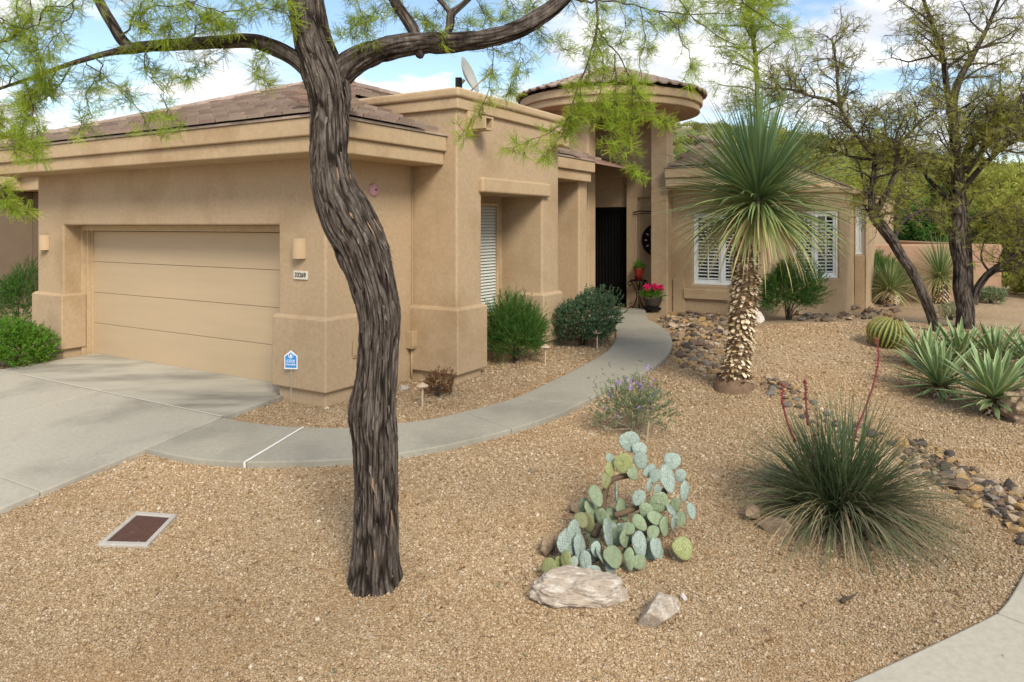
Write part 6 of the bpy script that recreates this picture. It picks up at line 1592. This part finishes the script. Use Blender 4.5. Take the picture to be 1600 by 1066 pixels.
# ---- entry: plant stand, pots, wall clock
def flowerpot(name, label, loc, prof, pot_m, leaf_c, leaf_n, lr, lz, flower_c=None, fn=0):
    r = thing(name, label, 'potted plant', loc); b = MB(); b.lathe(prof, 20); b.build('pot', M[pot_m], r, smooth=True)
    h = max(p[1] for p in prof); R_ = max(p[0] for p in prof); b = MB(); b.lathe([(0, h - .03), (R_ * .9, h - .03)], 20); b.build('soil', M['soil'], r)
    d = np.array([tuple(rand_dir(random.uniform(.05, 1.5))) for _ in range(leaf_n)]); p = d * np.array([lr, lr, lz]) * rng.uniform(.3, 1, (leaf_n, 1)) + np.array([0, 0, h - .02])
    scatter('foliage', p, eul_from_dirs(d + rng.normal(size=d.shape) * .4), rng.uniform(.7, 1.3, leaf_n), rng.integers(0, 3, leaf_n), leaf_c, r)
    if fn:
        hd = [rand_dir(random.uniform(.35, 1.5)) for _ in range(6)]; pts = []
        for i in range(fn): q = hd[i % 6]; pts.append((q.x * lr * .95 + random.gauss(0, .035), q.y * lr * .95 + random.gauss(0, .035), h + q.z * lz + .04 + random.gauss(0, .025)))
        scatter('flowers', np.array(pts), eul_from_dirs(rng.normal(size=(fn, 3))), rng.uniform(.9, 1.5, fn), rng.integers(0, 3, fn), flower_c, r)
    return r
PC_PINK = sprigs('pink_flower', 'petal_pink', 10, .02, .028, .012, 1.2)
random.seed(121)
g = at(1020, 497, 16.35); g.z = float(H(g.x, g.y)) + .06
fp = flowerpot('potted_plant', 'bright pink flowers in a low brown pot at the entry pier', g, [(.02, .06), (.13, .06), (.17, .13), (.21, .25), (.225, .30), (.21, .30), (.19, .26)], 'pot_brown', PC_BRIGHT, 260, .30, .18, PC_PINK, 190)
b = MB(); b.lathe([(.17, .0), (.19, .02), (.19, .045), (.12, .06)], 18); b.build('saucer', M['black_iron'], fp, smooth=True)
sp = to_world(.55, 9.36, .30); ps = thing('plant_stand', 'black wrought-iron plant stand with curled legs by the front door', 'plant stand', sp)
b = MB(); b.lathe([(0, .70), (.19, .70), (.195, .715), (.19, .725), (0, .725)], 24); b.build('tray', M['black_iron'], ps)
for i in range(3):
    q = i * 2.094 + .5; P = []
    for t in np.linspace(0, 1, 18):
        rr_ = .04 + .15 * abs(2 * t - 1) ** 1.6; P.append((math.cos(q) * rr_, math.sin(q) * rr_, .70 * t))
    b = MB(); b.tube(P, .011, 6); b.tube([(math.cos(q) * (.19 + .035 * math.cos(a)), math.sin(q) * (.19 + .035 * math.cos(a)), .05 + .045 * math.sin(a)) for a in np.linspace(-1.5, 3.6, 12)], .009, 6)
    b.tube([(math.cos(q) * (.22 + .05 * math.cos(a)), math.sin(q) * (.22 + .05 * math.cos(a)), .63 + .05 * math.sin(a)) for a in np.linspace(-2.8, 2.6, 12)], .009, 6); b.build('leg', M['black_iron'], ps, smooth=True)
flowerpot('potted_plant', 'small green plant in a red pot on the iron stand', sp + Vector((0, 0, .727)), [(.01, .0), (.075, .0), (.095, .18), (.108, .26), (.11, .27), (.10, .27), (.09, .2)], 'red_glaze', PC_BRIGHT, 90, .10, .14)
r = hthing('wall_clock', 'large round dark wall clock in the entry niche', 'clock', .93, 9.585, 1.95)
b = MB(); b.lathe([(0, 0), (.37, 0), (.385, .02), (.37, .045), (.34, .045), (.33, .03), (0, .03)], 40); o = b.build('clock_case', M['black_iron'], r, smooth=False); o.rotation_euler = (math.radians(90), 0, 0)
for i in range(12):
    q = i * math.pi / 6; b = MB(); d = Vector((math.sin(q), 0, math.cos(q))); s = Vector((math.cos(q), 0, -math.sin(q))) * .010; p0, p1 = d * .24, d * .30; b.add([p0 - s + Vector((0, -.033, 0)), p0 + s + Vector((0, -.033, 0)), p1 + s + Vector((0, -.033, 0)), p1 - s + Vector((0, -.033, 0))], [(0, 1, 2, 3)]); b.build('hour_mark', M['plaque'], r)
for q, L, nm in ((5.2, .16, 'hour_hand'), (.9, .23, 'minute_hand')):
    b = MB(); d = Vector((math.sin(q), 0, math.cos(q))); s = Vector((math.cos(q), 0, -math.sin(q))) * .008; o_ = Vector((0, -.038, 0)); b.add([o_ - s, o_ + s, o_ + d * L + s * .4, o_ + d * L - s * .4], [(0, 1, 2, 3)]); b.build(nm, M['plaque'], r)
r = hthing('wall_hanging', 'dark iron scroll ornament on top of the entry niche', 'ornament', .60, 9.57, 2.60)
b = MB(); b.tube([(-.26, -.02, 0), (-.1, -.02, .035), (.1, -.02, .02), (.28, -.02, .03)], .014, 6); b.build('bar', M['black_iron'], r, smooth=True)
b = MB(); b.tube([(-.24, -.02, -.05), (0, -.02, -.02), (.28, -.02, -.04)], .010, 6); b.build('bar', M['black_iron'], r, smooth=True)

# small dead twig on the gravel
g = G(1322, 944); r = MB(); r.tube([g + Vector((-.03, 0, .012)), g + Vector((.0, .01, .03)), g + Vector((.05, .03, .028)), g + Vector((.10, .05, .05))], [.016, .013, .007, .003], 6); r.tube([g + Vector((0, .01, .03)), g + Vector((-.03, .02, .055))], [.009, .003], 5)
tag(r.build('dead_twig', M['twig'], None, smooth=True), 'short dark dead twig on the gravel before the red yucca', 'twig')

# ------------------------------------------------------------------ garden wall, neighbour, background
a0, a1 = G(1338, 466), G(1566, 466); Yw = 19.2
P = [(at(1334, 400, Yw).x, Yw, .0), (at(1566, 400, Yw).x, Yw, 0)]
zt = CAMZ - 30 / FPX * Yw; zb = float(H(P[1][0], Yw)) - .3; xw0, xw1 = P[0][0], P[1][0]
r = thing('garden_wall', 'low pinkish stucco garden wall behind the mesquites', 'wall', (xw0, Yw, zb))
M['stucco_wall'] = mat('stucco_wall', (.36, .225, .15), .92, var=.10, vscale=1.4, bump=.35, bscale=120, c2=(.30, .185, .12), c2s=.8, c2lo=.5, c2hi=.72, spec=.15)
b = MB(); Lw = xw1 - xw0; hw = zt - zb
prof = [(0, 0), (Lw, 0), (Lw, hw)] + [(.35 * (1 - t) + 0.0, hw + .42 * t * t) for t in (0, .25, .5, .75, 1)]
b.add([(x, 0, z) for x, z in prof] + [(x, .25, z) for x, z in prof], [tuple(range(len(prof))), tuple(range(2 * len(prof) - 1, len(prof) - 1, -1))] + [(i, len(prof) + i, len(prof) + (i + 1) % len(prof), (i + 1) % len(prof)) for i in range(len(prof))])
b.build('wall', M['stucco_wall'], r, bevel=.05, seg=3, weld=True)
b = MB(); b.box(Lw - .25, Lw - .002, .24, 6.0, 0, hw - .002); b.build('return_wall', M['stucco_wall'], r, bevel=.05, seg=3)

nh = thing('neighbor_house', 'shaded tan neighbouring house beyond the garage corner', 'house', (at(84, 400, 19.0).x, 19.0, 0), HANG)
b = MB(); b.box(-9, 0, 0, 8, -.5, 3.2); b.box(-9, -1.05, -.9, .01, -.5, 3.19); b.build('wall', mat('stucco_brown', (.17, .125, .085), .92, var=.1, vscale=1.5, bump=.3, bscale=120), nh, bevel=.03)  # wall colour darkened to stand in for the shade of eave and trees
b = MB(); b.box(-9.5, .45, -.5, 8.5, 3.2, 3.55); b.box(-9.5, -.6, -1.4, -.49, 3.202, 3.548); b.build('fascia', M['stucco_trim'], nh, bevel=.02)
b = MB(); b.add([(-9.6, -1.45, 3.56), (.5, -.6, 3.56), (.5, 8.6, 3.56), (-9.6, 8.6, 3.56), (-4.5, 3.5, 4.7)], [(0, 1, 4), (1, 2, 4), (2, 3, 4), (3, 0, 4)]); b.build('roof', M['tile'], nh)

random.seed(131)
def bg_tree(px, Y, top, wpx, label, coll, trunk_m='bark_dark', n=2600, sc=(1, 1.8), name='desert_tree', shell=.25, group='trees beyond the garden wall'):
    x = (px - 800) / FPX * Y; z0 = float(H(x, Y)); zt_ = CAMZ + (HOR - top) / FPX * Y; h = zt_ - z0; rx = .5 * wpx / FPX * Y
    root = thing(name, label, 'tree', (x, Y, z0), group=group); T = Twigs(); b = MB()
    b.tube([(0, 0, -.1), (random.gauss(0, .05), 0, h * .2), (random.gauss(0, .1), 0, h * .4)], [.03 * h, .024 * h, .018 * h], 8); b.build('trunk', M[trunk_m], root, smooth=True)
    cl = []
    for i in range(16):
        d = rand_dir(random.uniform(-.1, 1.4)); e = Vector((d.x * rx * .85, d.y * rx * .85, h * .45 + d.z * h * .45)); T.line([Vector((0, 0, h * random.uniform(.15, .4))), e * .5 + Vector((0, 0, h * .2)), e], .010 * h, .002 * h, 5); cl.append(e)
        for _ in range(5):
            f = e + Vector((random.gauss(0, rx * .25), random.gauss(0, rx * .25), random.gauss(0, h * .1))); T.line([e * random.uniform(.6, 1), f], .004 * h, .001 * h, 3); cl.append(f)
    for i in range(n):
        e = random.choice(cl); p = e + Vector((random.gauss(0, rx * .14), random.gauss(0, rx * .14), random.gauss(0, h * .065)))
        T.p.append(tuple(p)); T.d.append(tuple(rand_dir(random.uniform(-.5, 1.2))))
    T.finish(root, coll, 'twig', sc)
for px, Y, top, w, lab, c, n in [
    (1462, 27, 318, 90, 'dense dark green bush-like tree directly behind the garden wall', PC_BUSHTREE, 2200), (1395, 30, 300, 120, 'pale olive tree behind the bay window roof corner', PC_TREEFAR, 1400), (1560, 33, 270, 170, 'broad olive tree behind the garden wall end', PC_TREEFAR, 1700),
    (1640, 24, 300, 160, 'yellow-green tree leaning in at the picture edge', PC_TREEFAR, 1500), (1330, 40, 272, 150, 'hazy olive tree behind the wing roof', PC_TREEFAR, 1500), (1240, 44, 235, 150, 'tall olive tree beyond the roof behind the yucca crown', PC_TREEFAR, 1500), (1500, 46, 285, 150, 'far olive tree between the two mesquite trunks', PC_TREEFAR, 1400)]:
    bg_tree(px, Y, top, w, lab, c, n=n)
for px, Y, w, lab in [(1590, 21.5, .9, 'low yellow-green bush right of the garden wall'), (1650, 19.5, 1.0, 'low bush at the picture edge beyond the garden wall'), (1610, 25, 1.3, 'rounded bush behind the garden wall end')]:
    x = (px - 800) / FPX * Y; shrub('desert_bush', lab, (x, Y, float(H(x, Y))), w, w * .55, PC_SCRUB, 900, shell=.4, sc=(.45, .8), stems=12)
for px, Y, top, w, lab in [(-40, 26, 215, 200, 'leafy tree behind the neighbouring house roof'), (80, 34, 225, 160, 'distant tree above the garage eave')]:
    bg_tree(px, Y, top, w, lab, PC_TREEFAR, n=2200, group='trees behind the garage')
# scrub that covers the slopes
n = 5200; ang = rng.uniform(-.75, .85, n); dist = 34 + 190 * rng.random(n) ** 1.3; sx, sy = np.sin(ang) * dist, np.cos(ang) * dist
PC_CLUMP = proto_collection('scrub_clump', [])
def clump(name, m):
    mb = MB()
    for i in range(240):
        d = rand_dir(math.asin(random.uniform(-.1, 1))); p = d * random.uniform(.55, 1.0); p.z *= .8; q = rand_dir(random.uniform(-.6, 1.2)); s = q.cross(d).normalized() * .07
        mb.add([p - s, p + q * .14 - s * .2, p + q * .24, p + s], [(0, 1, 2, 3)])
    return mb.mesh(name, m)
for i in range(3): PC_CLUMP.objects.link(bpy.data.objects.new('scrub_clump_piece_%02d' % i, clump('scrub_clump_%d' % i, M['leaf_scrub'])))
o = scatter('scrub', np.stack([sx, sy, H(sx, sy) + .1], 1), np.stack([np.zeros(n), np.zeros(n), rng.uniform(0, 6.28, n)], 1), rng.uniform(.5, 1.5, n) * (1 + (rng.random(n) < .15) * 1.0), rng.integers(0, 3, n), PC_CLUMP); tag(o, 'olive desert scrub covering the slopes beyond the yard', 'scrub')

# ------------------------------------------------------------------ gravel stones
def pebble(name, seed, flat):
    bm = bmesh.new(); bmesh.ops.create_icosphere(bm, subdivisions=1, radius=.5)
    r_ = random.Random(seed)
    for v in bm.verts: v.co *= r_.uniform(.72, 1.2); v.co.z *= flat
    me = bpy.data.meshes.new(name); bm.to_mesh(me); bm.free(); me.materials.append(M['gravel_stone']); return me
PC_PEB = proto_collection('pebble', [pebble('pebble_%d' % i, i + 5, .55 + .08 * i) for i in range(5)])
def gravel_points(ylo, yhi, dens, smin, smax):
    xl, xh = -0.78 * yhi, 0.78 * yhi; m_ = int(dens * (xh - xl) * (yhi - ylo)); x = rng.uniform(xl, xh, m_); y = rng.uniform(ylo, yhi, m_)
    k = np.abs(x) < .74 * y + .3; x, y = x[k], y[k]
    keep = np.ones(len(x), bool)
    for p in MASKS: keep &= ~inside(p, x, y)
    lx, ly = to_local(x, y)
    keep &= ~((lx < 0) & (ly > 0)); keep &= ~((lx < BL) & (ly > BF) & (ly < 2.37)); keep &= ~((lx < BL - .83) & (ly > 2.3)); keep &= ~((lx < 5.1) & (ly > 9.5)); keep &= ~((lx < .9) & (ly > 7.2))
    bare = vn(x * 1.1 + 20, y * 1.1 + 20) * .6 + vn(x * 3.1, y * 3.1 + 9) * .4          # thin spots where the fines show
    keep &= rng.random(len(x)) < np.clip(1.95 - 1.8 * bare, .15, 1)
    x, y = x[keep], y[keep]; s = rng.uniform(smin, smax, len(x)) * np.where(rng.random(len(x)) < .05, rng.uniform(1.3, 2.1, len(x)), 1)
    return np.stack([x, y, H(x, y) + s * .18], 1), s
pts, ss = [], []
for ylo, yhi, dens, a_, c_ in ((3.0, 4.6, 7600, .008, .0165), (4.6, 6.4, 5200, .010, .019), (6.4, 9.0, 2500, .013, .025), (9.0, 13.5, 800, .020, .032)):
    p, s = gravel_points(ylo, yhi, dens, a_, c_); pts.append(p); ss.append(s)
pts = np.vstack(pts); ss = np.concatenate(ss); n = len(pts); print('gravel stones', n)
o = scatter('gravel', pts, np.stack([rng.uniform(-.5, .5, n), rng.uniform(-.5, .5, n), rng.uniform(0, 6.28, n)], 1), ss, rng.integers(0, 5, n), PC_PEB)
tag(o, 'loose tan and pinkish crushed gravel covering the yard', 'gravel')

# fallen leaflets and bits of twig on the gravel
PC_LITTER = proto_collection('litter', [sprig(M['leaf_rust'], 'litter_a', 4, .03, .018, .0035), sprig(M['twig_pale'], 'litter_b', 2, .07, .012, .002), sprig(M['twig'], 'litter_c', 3, .05, .014, .003), sprig(M['leaf_sage'], 'litter_d', 4, .02, .014, .003)])
n = 2600; lxy = np.concatenate([rng.normal((tb.x, tb.y), 1.3, (900, 2)), rng.normal((rb.x, rb.y - .2), .75, (700, 2)), rng.normal((pb.x, pb.y), .5, (300, 2)), rng.uniform((-5, 3.4), (6, 9.5), (700, 2))])
lxy = lxy[(lxy[:, 1] > 3.2)]; n = len(lxy)
tag(scatter('leaf_litter', np.stack([lxy[:, 0], lxy[:, 1], H(lxy[:, 0], lxy[:, 1]) + .012], 1), np.stack([rng.normal(0, .25, n), rng.normal(0, .25, n), rng.uniform(0, 6.28, n)], 1), rng.uniform(.5, 1.2, n), rng.integers(0, 4, n), PC_LITTER), 'dry fallen leaflets and twigs strewn on the gravel', 'leaf litter')
